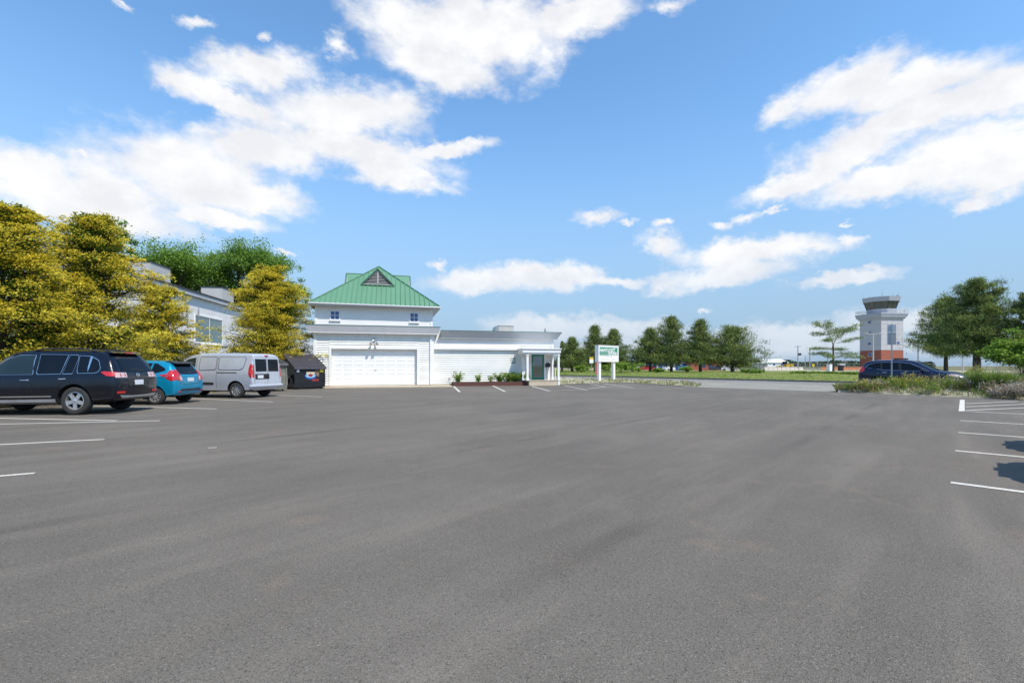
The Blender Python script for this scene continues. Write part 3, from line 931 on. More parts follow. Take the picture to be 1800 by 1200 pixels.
dr = door.build('entrance_door', M['green_door'], office)
gl = MB(); gl.box(du0 + 0.12, du1 - 0.12, WV - 0.05, WV - 0.03, dz0 + 0.16, dz1 - 0.13); gl.build('pane', M['door_glass'], dr)
hd = MB(); hd.tube([(du0 + 0.09, WV - 0.12, dz0 + 0.95), (du0 + 0.09, WV - 0.12, dz0 + 1.2)], 0.016, 6); hd.box(du0 + 0.075, du0 + 0.105, WV - 0.12, WV - 0.066, dz0 + 0.98, dz0 + 1.0)
hd.box(du0 + 0.075, du0 + 0.105, WV - 0.12, WV - 0.066, dz0 + 1.15, dz0 + 1.17); hd.build('handle', M['chrome'], dr)
dfm = MB()
dfm.box(du0 - 0.17, du0 - 0.003, WV - 0.055, WV - 0.024, FZ, dz1 + 0.12); dfm.box(du1 + 0.003, du1 + 0.17, WV - 0.055, WV - 0.024, FZ, dz1 + 0.12)
dfm.box(du0 - 0.003, du1 + 0.003, WV - 0.055, WV - 0.024, dz1 + 0.003, dz1 + 0.12)
dfm.build('frame', M['white'], dr)
# platform and step
pf = MB()
pf.box(BU(930, VF), BU(981, VF) - 0.08, VF - 0.05, WV - 0.03, 0.0, FZ - 0.02)
pf.box(BU(930, VF) - 0.02, BU(981, VF) - 0.06, VF - 0.08, WV - 0.03, FZ - 0.02, FZ)
pf.build('porch_platform', M['tan_concrete'], office)
# apron slab in front of the garage
structure(MB().box(-0.02, BU(795, -1.4), -1.45, 0.25, -0.04, 0.075).build('garage_apron', M['tan_concrete'], None)).matrix_world = Matrix.Translation((BX, BY, 0)) @ Matrix.Rotation(BA, 4, 'Z')
# roof vent pipe
vp = MB(); vu = BU(958.3, 4.0); vp.tube([(vu, 4.0, 3.6), (vu, 4.0, 4.28)], 0.06, 8); vp.build('vent_pipe', M['metal_grey'], office)
jb = MB(); jb.tube([(BU(940, 2.0), 2.0, 3.69), (BU(940, 2.0), 2.0, 3.84), (BU(952, 2.0), 2.0, 3.84)], 0.03, 6); jb.build('conduit', M['metal_grey'], office)

def bplace(u, v, z=0.0):
    return (BX + u * bc - v * bs, BY + u * bs + v * bc, z)
# rooftop air handler
hv = thing('rooftop_unit', 'grey boxy air handler on the flat roof of the office wing', 'air conditioner', bplace(BU(883, 5), 5.0, 3.68), BA)
m = MB(); m.box(-0.42, 0.78, -0.6, 0.6, 0.08, 0.78); m.box(-0.45, 0.81, -0.63, 0.63, 0.782, 0.82); m.build('cabinet', M['hvac'], hv)
m = MB(); m.prism([(-0.8, -0.6, 0.10), (-0.42, -0.6, 0.10), (-0.42, -0.6, 0.74), (-0.62, -0.6, 0.74)], (0, 1.2, 0)); m.build('hood', M['metal_grey'], hv)
m = MB(); m.box(-0.6, 0.9, -0.65, 0.65, -0.03, 0.078); m.build('base', M['dark_metal'], hv)
# plaque with arched top beside the porch
pq = thing('address_plaque', 'small green arched plaque with white figures on the white siding', 'sign', bplace(BU(902, WV), WV - 0.03, BH(634.5, BU(902, WV), WV)), BA)
def arch_pts(hw, hh, top, n=10, y=0):
    pts = [(-hw, y, -hh), (hw, y, -hh), (hw, y, hh)]
    for k in range(n + 1):
        a = math.pi * k / n
        pts.append((hw * 0.62 * math.cos(a), y, hh + top * math.sin(a)))
    pts.append((-hw, y, hh))
    return pts
m = MB(); m.prism(arch_pts(0.21, 0.20, 0.07), (0, 0.03, 0)); m.build('board', M['green_trim'], pq)
m = MB(); 
for (a, b, c, d) in ((-0.19, 0.19, -0.185, -0.165), (-0.19, -0.17, -0.165, 0.18), (0.17, 0.19, -0.165, 0.18)): m.box(a, b, -0.006, -0.001, c, d)
m.build('border', M['white'], pq)
text_obj('number', '23', 0.24, M['white'], pq, Matrix.Translation((0, -0.006, 0.0)) @ Matrix.Rotation(R(90), 4, 'X'), 0.003)
# two dark domed letter boxes on the porch wall
for i, px in enumerate((963.8, 977.2)):
    u = BU(px, WV - 0.25)
    mbx = thing('letter_box', ('larger dark domed letter box left of the rear porch post', 'smaller dark domed letter box between the two porch posts')[i], 'letter box', bplace(u, WV - 0.22, BH(645.0, u, WV - 0.22)), BA)
    hw = (0.17, 0.115)[i]
    m = MB(); m.prism([(-hw, 0, 0), (hw, 0, 0)] + [(hw * math.cos(math.pi * k / 10), 0, 0.16 + hw * 0.85 * math.sin(math.pi * k / 10)) for k in range(11)], (0, 0.19, 0)); m.build('case', M['black'], mbx)
    m = MB(); m.box(-hw * 0.8, hw * 0.8, -0.012, -0.001, 0.02, 0.10); m.build('flap', M['dark_metal'], mbx)
    m = MB(); m.box(-0.02, 0.02, 0.05, 0.18, -(BH(645.0, u, WV - 0.22) - FZ), -0.001); m.build('post', M['wall_white'], mbx)
# raised bed of red-brown timbers
PV = -0.62
pb = thing('raised_planter', 'long low planter of red brown timbers along the white wing', 'planter', bplace(BU(797.5, PV), PV, 0), BA)
pl = BU(928.5, PV) - BU(797.5, PV)
m = MB()
for k in range(2):
    z0 = 0.0 + k * 0.135
    m.box(0, pl, 0, 0.11, z0, z0 + 0.13); m.box(0, 0.11, 0.112, 0.98, z0, z0 + 0.13); m.box(pl - 0.11, pl, 0.112, 0.98, z0, z0 + 0.13)
m.build('timber', M['brown_timber'], pb)
m = MB(); m.box(0.112, pl - 0.112, 0.112, 0.98, 0.0, 0.2); m.build('soil', M['soil'], pb)

# ------------------------------------------------------------------ the long building on the left
LX, LS = -17.2, 0.165
la = math.atan2(1, -LS)
lb = thing('stucco_building', 'long white stucco building with a flat overhanging roof behind the golden trees', 'building', (LX, 0, 0), la)
# local x runs along the facade away from us, local y points into the building (left)
ll = math.sqrt(1 + LS * LS)
def LU(px):       # distance along the facade seen at photo column px
    r = (px - 900) / FPX
    z = LX / (r + LS)
    return z * ll, z
LHT = 6.25
w = MB(); w.box(11 * ll, 47 * ll, 0, 9.0, 0, LHT); w.build('wall', M['stucco'], lb)
w = MB(); w.box(10.4 * ll, 47.6 * ll, -0.26, 9.6, LHT + 0.001, LHT + 0.26); w.build('roof', M['grey_fascia'], lb)
w = MB(); w.box(10.35 * ll, 47.65 * ll, -0.32, -0.24, LHT + 0.261, LHT + 0.36); w.box(10.35 * ll, 47.65 * ll, -0.24, 9.65, LHT + 0.261, LHT + 0.33); w.build('roof_edge', M['dark_metal'], lb)
def lwindow(pa, pb_, yt, yb):
    (u0, za), (u1, zb) = LU(pa), LU(pb_)
    z0 = CAM_H + (HOR - yb) / FPX * za; z1 = CAM_H + (HOR - yt) / FPX * za
    return window('window', u0, u1, z0, z1, 0, M['teal_glass'], mul=(1, 0), fw=0.10, sill=True, parent=lb)
lwindow(341.5, 391, 551, 601.5)
lwindow(205, 265, 545, 612)
lwindow(10, 90, 520, 640)
w = MB(); ua, za = LU(352); ub, _ = LU(388)
w.box(ua, ub + 0.3, -0.35, 0.0, 0.0, CAM_H + (HOR - 606) / FPX * za); w.box(ua - 0.05, ub + 0.35, -0.40, 0.0, CAM_H + (HOR - 606) / FPX * za + 0.001, CAM_H + (HOR - 604.5) / FPX * za); w.build('bulkhead', M['stucco'], lb)
ua, za = LU(327)
for k in (0, 1.5):
    MB().tube([(ua + k, -0.05, 5.55), (ua + k, -0.12, 5.5), (ua + k, -0.12, 4.3)], 0.035, 6).build('conduit', M['metal_grey'], lb)
for i, (pa, pt, hh) in enumerate(((292, 478, 1.15), (408, 507, 0.85))):
    (ua, za) = LU(pa)
    un = thing('rooftop_unit', ('taller pale box unit on the stucco building roof', 'lower pale box unit on the roof nearer the bushy golden tree')[i], 'air conditioner', (LX - LS * za - 0.35 * bc, za, LHT + 0.33), la, 'rooftop units on the stucco building')
    m = MB(); m.box(-1.1, 1.1, 0.0, 1.6, 0.02, hh + 0.35 * i); m.build('cabinet', M['hvac'], un)
    m = MB(); m.box(-1.15, 1.15, -0.05, 1.65, hh + 0.35 * i + 0.002, hh + 0.35 * i + 0.06); m.build('lid', M['dark_metal'], un)
# ------------------------------------------------------------------ vehicles
def pchip(xs, ys, x):
    xs = np.asarray(xs, float); ys = np.asarray(ys, float); x = np.asarray(x, float)
    h = np.diff(xs); d = np.diff(ys) / h
    m = np.zeros_like(ys); m[0], m[-1] = d[0], d[-1]
    for i in range(1, len(xs) - 1):
        if d[i - 1] * d[i] > 0:
            w1 = 2 * h[i] + h[i - 1]; w2 = h[i] + 2 * h[i - 1]
            m[i] = (w1 + w2) / (w1 / d[i - 1] + w2 / d[i])
    k = np.clip(np.searchsorted(xs, x) - 1, 0, len(xs) - 2)
    t = (x - xs[k]) / h[k]
    return (ys[k] * (1 + 2 * t) * (1 - t) ** 2 + m[k] * h[k] * t * (1 - t) ** 2 + ys[k + 1] * t * t * (3 - 2 * t) + m[k + 1] * h[k] * t * t * (t - 1))

class Car:
    def __init__(s, root, st, wheelbase, wr, arch, pmat, track=0.11):
        s.root = root; s.wb = wheelbase; s.wr = wr
        st = np.array(st)
        xs = st[:, 0]
        dense = np.unique(np.concatenate([np.linspace(xs[0], xs[-1], 70), xs, np.linspace(xs[0], xs[0] + 0.5, 24), np.linspace(xs[-1] - 0.4, xs[-1], 14)]))
        zb, Wd, zt, yt, ze, ye, zc = [pchip(xs, st[:, i], dense) for i in range(1, 8)]
        s.Wmax = st[:, 2].max()
        vs = []; n = None
        for i, x in enumerate(dense):
            b, w, t, y_t, e, y_e, c = zb[i], Wd[i], zt[i], yt[i], ze[i], ye[i], zc[i]
            half = [(0.0, b), (0.80 * w, b), (0.95 * w, b + 0.05), (0.985 * w, b + 0.28 * (t - b)), (w, b + 0.55 * (t - b)), (0.992 * w, b + 0.78 * (t - b)),
                    (y_t + 0.35 * (w - y_t), t - 0.05 * (t - b)), (y_t, t)]
            for q in (0.33, 0.67, 1.0):
                half.append((y_t + (y_e - y_t) * q + 0.016 * math.sin(math.pi * q), t + (e - t) * q))
            half += [(y_e * 0.90, e + (c - e) * 0.55), (y_e * 0.62, e + (c - e) * 0.88), (y_e * 0.3, e + (c - e) * 0.98), (0.0, c)]
            ring = [(x, p[0], p[1]) for p in half] + [(x, -p[0], p[1]) for p in half[-2:0:-1]]
            n = len(ring); vs.extend(ring)
        fs = []
        m = len(dense)
        for i in range(m - 1):
            for k in range(n):
                k2 = (k + 1) % n
                fs.append((i * n + k, (i + 1) * n + k, (i + 1) * n + k2, i * n + k2))
        fs.append(tuple(range(n))); fs.append(tuple((m - 1) * n + k for k in range(n))[::-1])
        me = bpy.data.meshes.new('body'); me.from_pydata(vs, [], fs); me.update()
        bm = bmesh.new(); bm.from_mesh(me); bmesh.ops.recalc_face_normals(bm, faces=bm.faces); bm.to_mesh(me)
        s.bvh = BVHTree.FromBMesh(bm); bm.free()
        # wheel openings
        cut = MB()
        s.axles = (0.0, wheelbase)
        for ax_ in s.axles:
            for sd_ in (1, -1):
                Mx = Matrix.Translation((ax_, sd_ * (s.Wmax - 0.30), wr)) @ Matrix.Rotation(-sd_ * math.pi / 2, 4, 'X')
                prof = [(0.0, 0.0), (arch, 0.0), (arch, 0.6), (0.0, 0.6)]
                cut.lathe(prof, 40, Mx)
        cm = cut.mesh('cut', M['arch'])
        bm = bmesh.new(); bm.from_mesh(cm); bmesh.ops.remove_doubles(bm, verts=bm.verts, dist=1e-5); bmesh.ops.recalc_face_normals(bm, faces=bm.faces); bm.to_mesh(cm); bm.free()
        o = link('body', me, None); c = link('cut', cm, None)
        md = o.modifiers.new('b', 'BOOLEAN'); md.operation = 'DIFFERENCE'; md.object = c; md.solver = 'EXACT'
        bpy.context.view_layer.update()
        dg = bpy.context.evaluated_depsgraph_get()
        me2 = bpy.data.meshes.new_from_object(o.evaluated_get(dg))
        bpy.data.objects.remove(o); bpy.data.objects.remove(c)
        me2.materials.clear(); me2.materials.append(pmat); me2.materials.append(M['arch'])
        mi = []
        for p in me2.polygons:
            cc = p.center; q = 0
            for ax_ in s.axles:
                r_ = math.hypot(cc.x - ax_, cc.z - wr)
                if r_ < arch * 1.005 and abs(cc.y) > s.Wmax - 0.31 and (abs(p.normal.y) < 0.4 or abs(cc.y) < s.Wmax - 0.28) and r_ > 0: q = 1
            if p.normal.z < -0.9 and cc.z < 0.5: q = 1
            mi.append(q)
        me2.polygons.foreach_set('material_index', mi)
        me2.polygons.foreach_set('use_smooth', [True] * len(mi))
        me2.set_sharp_from_angle(angle=R(38))
        me2.name = 'body'
        s.body = link('body', me2, root)
    def hit(s, axis, a, b, sd_):
        if axis == 'side': o, d = Vector((a, sd_ * 3, b)), Vector((0, -sd_, 0))
        elif axis == 'rear': o, d = Vector((-6, a, b)), Vector((1, 0, 0))
        elif axis == 'front': o, d = Vector((9, a, b)), Vector((-1, 0, 0))
        else: o, d = Vector((a, b, 5)), Vector((0, 0, -1))
        loc, nor, _, _ = s.bvh.ray_cast(o, d)
        if loc is None: return None
        if nor.dot(d) > 0: nor = -nor
        return loc, nor
    def patch(s, name, poly, axis, mat, sd_=1, off=0.006, n=18, m=8, parent=None):
        """panel lying on the body: outline given in (x,z), (y,z) or (x,y)"""
        a0 = min(p[0] for p in poly); a1 = max(p[0] for p in poly)
        vs = []; ok = []
        for i in range(n + 1):
            a = a0 + (a1 - a0) * (0.001 + 0.998 * i / n)
            cr = []
            for (p, q) in zip(poly, poly[1:] + poly[:1]):
                if (p[0] - a) * (q[0] - a) < 0:
                    cr.append(p[1] + (q[1] - p[1]) * (a - p[0]) / (q[0] - p[0]))
            lo, hi = (min(cr), max(cr)) if cr else (0, 0)
            for j in range(m + 1):
                h = s.hit(axis, a, lo + (hi - lo) * j / m, sd_)
                if h is None: vs.append((0, 0, 0)); ok.append(False)
                else: vs.append(h[0] + h[1] * off); ok.append(True)
        fs = []
        for i in range(n):
            for j in range(m):
                q = (i * (m + 1) + j, (i + 1) * (m + 1) + j, (i + 1) * (m + 1) + j + 1, i * (m + 1) + j + 1)
                if all(ok[k] for k in q): fs.append(q)
        # keep the largest connected piece only
        par = list(range(len(fs))); seen = {}
        def root_(i):
            while par[i] != i: par[i] = par[par[i]]; i = par[i]
            return i
        for i, q in enumerate(fs):
            for k in q:
                if k in seen: par[root_(i)] = root_(seen[k])
                else: seen[k] = i
        cnt = {}
        for i in range(len(fs)): cnt[root_(i)] = cnt.get(root_(i), 0) + 1
        if cnt:
            best = max(cnt, key=cnt.get); fs = [q for i, q in enumerate(fs) if root_(i) == best]
        used = sorted({k for q in fs for k in q}); mp_ = {k: i for i, k in enumerate(used)}
        vs = [vs[k] for k in used]; fs = [tuple(mp_[k] for k in q) for q in fs]
        mb = MB(); mb.add(vs, fs, 0, True)
        # rim turned down into the body
        return mb.build(name, mat, parent or s.root, recalc=False)
    def seamline(s, pts, axis='side', sd_=1, w=0.012, name='panel_gap', mat=None, off=0.003):
        """thin line following the body"""
        mb = MB()
        for (p, q) in zip(pts[:-1], pts[1:]):
            d = Vector((q[0] - p[0], q[1] - p[1])); L = d.length; d.normalize(); nn = Vector((-d.y, d.x)) * w / 2
            k = max(2, int(L / 0.08)); rows = []
            for i in range(k + 1):
                c = Vector(p) + d * (L * i / k)
                r = [s.hit(axis, c.x + e * nn.x, c.y + e * nn.y, sd_) for e in (-1, 1)]
                rows.append(None if None in r else [h[0] + h[1] * off for h in r])
            for u, v in zip(rows[:-1], rows[1:]):
                if u and v: mb.quad(u[0], v[0], v[1], u[1])
        return mb.build(name, mat or M['seam'], s.root, recalc=False)
    def wheels(s, kind, rim_r, tw=0.22):
        for ax_ in s.axles:
            for sd_ in (1, -1):
                yc = sd_ * (s.Wmax - 0.03 - tw / 2)
                wo = bpy.data.objects.new('wheel', None); COL.objects.link(wo); wo.parent = s.root; wo.location = (ax_, yc, s.wr)
                wo.empty_display_size = 0.1
                Mx = Matrix.Rotation(-sd_ * math.pi / 2, 4, 'X')      # local +z = outside
                t = MB(); r = s.wr; h = tw / 2
                t.lathe([(rim_r - 0.01, -h), (r - 0.05, -h), (r - 0.012, -h * 0.8), (r, -h * 0.55), (r, h * 0.55), (r - 0.012, h * 0.8), (r - 0.045, h), (rim_r + 0.012, h), (rim_r - 0.008, h - 0.02)], 36, Mx)
                t.build('tyre', M['rubber'], wo)
                rm = MB()
                rm.lathe([(rim_r, h - 0.018), (rim_r - 0.018, h - 0.012), (rim_r - 0.03, h - 0.06), (rim_r - 0.03, -h)], 36, Mx)
                rm.lathe([(0.0, h - 0.075), (rim_r - 0.03, h - 0.10)], 24, Mx, 1)
                rm.lathe([(0.0, h - 0.012), (0.035, h - 0.014), (0.062, h - 0.03), (0.07, h - 0.07)], 16, Mx)
                ns, wd, twin = {'five': (5, 0.026, 0.115), 'cover': (8, 0.036, 0), 'multi': (10, 0.018, 0)}[kind]
                for k in range(ns):
                    a = 2 * math.pi * k / ns + 0.3
                    for e in ((-1, 1) if twin else (0,)):
                        aa = a + e * twin
                        d = Vector((math.cos(aa), math.sin(aa), 0)); nn = Vector((-d.y, d.x, 0))
                        i0, i1 = 0.05, rim_r - 0.015
                        hh = h - 0.02
                        ins = Vector((math.cos(a), math.sin(a), 0)) * i0 + nn * e * 0.02
                        b0 = ins; b1 = d * i1
                        q = [b0 - nn * wd, b0 + nn * wd, b1 + nn * wd * 0.75, b1 - nn * wd * 0.75]
                        rm.prism([Mx @ (p + Vector((0, 0, hh - 0.035))) for p in q], Mx.to_3x3() @ Vector((0, 0, 0.03)))
                rm.build('rim', [M['alloy'], M['arch']], wo)
    def mirror(s, x, z, sd_, mat):
        y = s.hit('side', x, z, sd_)[0].y
        mb = MB()
        c = Vector((x - 0.02, y + sd_ * 0.15, z + 0.05))
        mb.lathe([(0.0, -0.07), (0.06, -0.06), (0.085, -0.01), (0.075, 0.05), (0.0, 0.07)], 12, Matrix.Translation(c) @ Matrix.Rotation(math.pi / 2, 4, 'Y') @ Matrix.Diagonal((0.85, 1.35, 1, 1)))
        mb.tube([(x + 0.02, y - sd_ * 0.02, z), (x, y + sd_ * 0.1, z + 0.03)], 0.02, 6)
        return mb.build('wing_mirror', mat, s.root)
    def handle(s, x, z, sd_, mat, L=0.20):
        y = s.hit('side', x, z, sd_)[0].y
        mb = MB(); mb.tube([(x - L / 2, y - 0.005 * sd_, z), (x - L / 2 + 0.03, y + sd_ * 0.035, z), (x + L / 2 - 0.03, y + sd_ * 0.035, z), (x + L / 2, y - 0.005 * sd_, z)], 0.014, 6)
        return mb.build('door_handle', mat, s.root)
    def rear_box(s, name, y0, y1, z0, z1, mat, t=0.02, off=0.0, parent=None):
        h = s.hit('rear', (y0 + y1) / 2, (z0 + z1) / 2, 1)[0].x
        mb = MB(); mb.box(h - t - off, h - off + 0.03, y0, y1, z0, z1)
        return mb.build(name, mat, parent or s.root)

def put(root, lx, ly, wx, wy, ang):
    c, s_ = math.cos(ang), math.sin(ang)
    root.location = (wx - (lx * c - ly * s_), wy - (lx * s_ + ly * c), 0.0)
    root.rotation_euler = (0, 0, ang)

def outset(poly, d):
    cx = sum(p[0] for p in poly) / len(poly); cy = sum(p[1] for p in poly) / len(poly)
    r = []
    for p in poly:
        v = Vector((p[0] - cx, p[1] - cy)); L = v.length
        r.append((p[0] + v.x / L * d * 1.3, p[1] + v.y / L * d * 1.3))
    return r

# ---- family estate in black
ST_A = [(-1.04, .44, .70, .70, .66, .76, .58, .79), (-1.02, .40, .80, .84, .74, .90, .66, .93), (-.985, .37, .87, .96, .81, 1.03, .72, 1.06), (-.90, .35, .92, 1.03, .86, 1.20, .735, 1.25),
        (-.76, .34, .94, 1.05, .885, 1.42, .71, 1.48), (-.62, .33, .945, 1.05, .89, 1.55, .675, 1.61), (-.40, .31, .945, 1.04, .89, 1.59, .665, 1.665), (.4, .28, .945, 1.02, .89, 1.62, .66, 1.70),
        (1.2, .27, .945, 1.0, .89, 1.61, .655, 1.70), (1.7, .27, .945, .99, .89, 1.56, .64, 1.65), (2.1, .28, .94, .98, .885, 1.33, .67, 1.41), (2.45, .29, .935, .97, .875, 1.08, .72, 1.14),
        (2.65, .30, .93, .96, .865, 1.01, .74, 1.06), (3.2, .32, .91, .88, .84, .93, .70, .98), (3.5, .35, .86, .74, .79, .80, .62, .85), (3.64, .40, .72, .60, .64, .66, .52, .70)]
def estate(root, pm):
    c = Car(root, ST_A, 2.70, 0.365, 0.435, pm)
    wins = {'f': [(1.06, 1.045), (1.10, 1.54), (1.52, 1.535), (1.80, 1.44), (2.22, 1.13), (2.25, 1.035)], 'r': [(0.36, 1.06), (0.30, 1.545), (1.00, 1.555), (0.96, 1.05)],
            'd': [(0.07, 1.07), (0.02, 1.44), (0.05, 1.535), (0.25, 1.54), (0.31, 1.06)], 'q': [(-.60, 1.20), (-.58, 1.13), (-.50, 1.085), (-.06, 1.075), (-.02, 1.20), (0.00, 1.525), (-.30, 1.50), (-.50, 1.40)]}
    for sd_ in (1, -1):
        for k, poly in wins.items():
            t = c.patch('window_trim', outset(poly, 0.011), 'side', M['chrome'], sd_, 0.004, 20, 8)
            c.patch('side_window', poly, 'side', M['carglass2'] if k == 'f' else M['carglass'], sd_, 0.007, 20, 8)
        c.seamline([(1.03, 1.55), (1.03, 1.0), (1.02, 0.40)], 'side', sd_); c.seamline([(0.02, 1.06), (0.30, 0.83), (0.46, 0.62), (0.48, 0.40)], 'side', sd_)
        c.seamline([(2.30, 1.0), (2.26, 0.42)], 'side', sd_)
        c.patch('side_sill', [(0.46, .30), (0.46, .42), (2.24, .40), (2.24, .29)], 'side', M['metal_grey'], sd_, 0.008, 14, 3)
        c.patch('side_moulding', [(0.55, .47), (0.55, .50), (2.2, .49), (2.2, .46)], 'side', M['chrome'], sd_, 0.007, 14, 2)
        c.handle(1.22, 0.90, sd_, M['chrome']); c.handle(0.30, 0.93, sd_, M['chrome'], 0.17)
        c.mirror(2.12, 1.02, sd_, pm)
        rl = MB(); P = [c.hit('top', x, sd_ * .60, 1)[0] for x in (1.25, 1.0, .4, -.1, -.40)]
        rl.tube([P[0]] + [p + Vector((0, 0, .055)) for p in P[1:4]] + [P[4]], 0.020, 6); rl.build('roof_rail', M['dark_metal'], root)
        # lamps: red wrap on the side, pale cluster with two round lamps behind
        c.patch('tail_light', [(-.985, .985), (-.985, 1.10), (-.72, 1.12), (-.64, 1.10), (-.80, 1.0)], 'side', M['red_lens'], sd_, 0.010, 12, 4)
        a, b = sorted((sd_ * .44, sd_ * .83))
        tl = c.patch('tail_light', [(a, .955), (a, 1.085), (b, 1.085), (b, .955)] if sd_ > 0 else [(a, .955), (a, 1.085), (b, 1.085), (b, .955)], 'rear', M['clear_lens'], 1, 0.010, 12, 5)
        for yy in (.54, .70):
            pts = [(sd_ * yy + .052 * math.cos(q / 12 * 2 * math.pi), 1.02 + .052 * math.sin(q / 12 * 2 * math.pi)) for q in range(12)]
            c.patch('round_lamp', pts, 'rear', M['red_lens'], 1, 0.014, 8, 5, parent=tl)
        c.patch('reflector', [(sd_ * .55 if sd_ > 0 else -.82, .545), (sd_ * .55 if sd_ > 0 else -.82, .60), (sd_ * .82 if sd_ > 0 else -.55, .60), (sd_ * .82 if sd_ > 0 else -.55, .545)], 'rear', M['red_lens'], 1, 0.008, 8, 3)
        c.patch('headlight', [(3.22, .72), (3.25, .86), (3.52, .76), (3.58, .66)], 'side', M['clear_lens'], sd_, 0.006, 8, 4)
    c.patch('rear_window', [(-.60, 1.12), (-.54, 1.555), (-.2, 1.585), (.2, 1.585), (.54, 1.555), (.60, 1.12), (.4, 1.09), (-.4, 1.09)], 'rear', M['carglass'], 1, 0.007, 20, 10)
    c.patch('windshield', [(1.78, -.60), (1.78, .60), (2.42, .68), (2.42, -.68)], 'top', M['carglass2'], 1, 0.007, 16, 12)
    c.patch('rear_bumper', [(-.68, .42), (-.74, .50), (-.30, .47), (.30, .47), (.74, .50), (.68, .42)], 'rear', M['metal_grey'], 1, 0.012, 18, 4)
    c.patch('plate_recess', [(-.42, .74), (-.42, .92), (.42, .92), (.42, .74)], 'rear', M['trim_black'], 1, 0.004, 8, 4)
    c.rear_box('number_plate', -.17, .17, .755, .885, M['plate'], 0.018)
    em = [(.075 * math.cos(q / 14 * 2 * math.pi), 1.02 + .04 * math.sin(q / 14 * 2 * math.pi)) for q in range(14)]
    c.patch('emblem', em, 'rear', M['chrome'], 1, 0.012, 8, 4)
    c.patch('emblem_centre', [(p[0] * .6, 1.02 + (p[1] - 1.02) * .6) for p in em], 'rear', pm, 1, 0.014, 8, 4)
    h = c.hit('rear', 0, 1.58, 1)[0].x
    sp = MB(); sp.prism([(h - .10, -.55, 1.60), (h + .05, -.58, 1.655), (h + .18, -.58, 1.66), (h + .12, -.56, 1.60)], (0, 1.14, 0)); so = sp.build('spoiler', pm, root)
    st_ = MB(); st_.box(h - .115, h - .09, -.13, .13, 1.598, 1.632); st_.build('brake_light', M['red_lens'], so)
    c.seamline([(-.30, 1.14), (-.02, 1.165), (.25, 1.15)], 'rear', 1, 0.022, 'wiper', M['trim_black'], 0.016)
    ex = MB(); ex.tube([(-1.0, -.55, .33), (-.80, -.55, .33)], .035, 10); ex.build('exhaust_pipe', M['chrome'], root)
    c.wheels('five', 0.235, 0.235)
    return c

suv = thing('estate_car', 'black family estate car with chrome window trim and silver five spoke wheels', 'car')
estate(suv, M['p_black'])
px, py = ground_at(131, 729.5)
put(suv, 0.0, 0.90, px, py, R(180 + 5.5))
suv.scale = (1, 1, 1.055)

# ---- compact hatchback in teal
ST_B = [(-.70, .46, .62, .66, .58, .72, .50, .75), (-.685, .40, .72, .80, .67, .86, .60, .89), (-.65, .34, .79, .94, .74, .99, .65, 1.01), (-.58, .30, .825, 1.0, .775, 1.10, .66, 1.13), (-.46, .28, .843, 1.03, .80, 1.27, .635, 1.32),
        (-.36, .27, .848, 1.04, .805, 1.385, .61, 1.44), (-.24, .26, .848, 1.04, .805, 1.43, .59, 1.49), (.3, .25, .848, 1.0, .80, 1.465, .58, 1.53), (1.0, .24, .848, .98, .80, 1.46, .575, 1.535), (1.5, .24, .848, .96, .80, 1.37, .58, 1.45),
        (2.0, .25, .845, .95, .79, 1.13, .62, 1.20), (2.4, .26, .84, .93, .78, .99, .63, 1.04), (2.9, .29, .82, .82, .745, .87, .58, .91), (3.28, .33, .77, .68, .68, .72, .5, .76), (3.44, .38, .62, .54, .54, .60, .42, .64)]
hatch = thing('hatchback', 'bright teal hatchback with boomerang tail lights parked beside the black car', 'car')
pm = M['p_teal']
c = Car(hatch, ST_B, 2.60, 0.31, 0.365, pm)
for sd_ in (1, -1):
    for poly in ([(-.30, 1.17), (-.28, 1.24), (.02, 1.40), (.14, 1.41), (.16, 1.05)], [(.24, 1.03), (.20, 1.415), (.86, 1.43), (.90, 1.0)], [(.98, 1.0), (.96, 1.43), (1.30, 1.40), (1.62, 1.26), (1.95, 1.02), (1.95, .99)]):
        c.patch('window_trim', outset(poly, 0.014), 'side', M['black'], sd_, 0.004, 16, 6)
        c.patch('side_window', poly, 'side', M['carglass'], sd_, 0.007, 16, 6)
    c.seamline([(.94, 1.44), (.94, .38)], 'side', sd_); c.seamline([(.18, 1.02), (.34, .75), (.42, .38)], 'side', sd_); c.seamline([(2.02, 1.0), (2.0, .38)], 'side', sd_)
    c.seamline([(-.45, .96), (.3, .90), (1.9, .80)], 'side', sd_, 0.02, 'side_crease', pm, 0.012)
    c.handle(1.12, .86, sd_, pm); c.handle(.34, .90, sd_, pm, .15)
    c.mirror(1.82, .98, sd_, pm)
    c.patch('tail_light', [(-.66, .99), (-.52, 1.16), (-.42, 1.20), (-.46, 1.06), (-.14, 1.02), (-.30, .96), (-.56, .82), (-.66, .84)], 'side', M['red_lens'], sd_, 0.010, 14, 8)
    A_, B_ = .44, .80
    poly = [(A_, .80), (A_ + .06, 1.02), (.55, 1.20), (.66, 1.20), (.70, 1.04), (B_, .98), (B_, .86)]
    tl = c.patch('tail_light', [(sd_ * p[0], p[1]) for p in poly], 'rear', M['red_lens'], 1, 0.010, 14, 8)
    poly = [(.45, .82), (.48, .96), (.58, .97), (.56, .82)]
    c.patch('clear_section', [(sd_ * p[0], p[1]) for p in poly], 'rear', M['clear_lens'], 1, 0.013, 6, 4, parent=tl)
    c.patch('headlight', [(2.95, .66), (2.9, .80), (3.25, .68), (3.3, .58)], 'side', M['clear_lens'], sd_, 0.006, 8, 4)
    a, b = sorted((sd_ * .50, sd_ * .68))
    c.patch('reflector', [(a, .42), (a, .46), (b, .46), (b, .42)], 'rear', M['red_lens'], 1, 0.008, 5, 3)
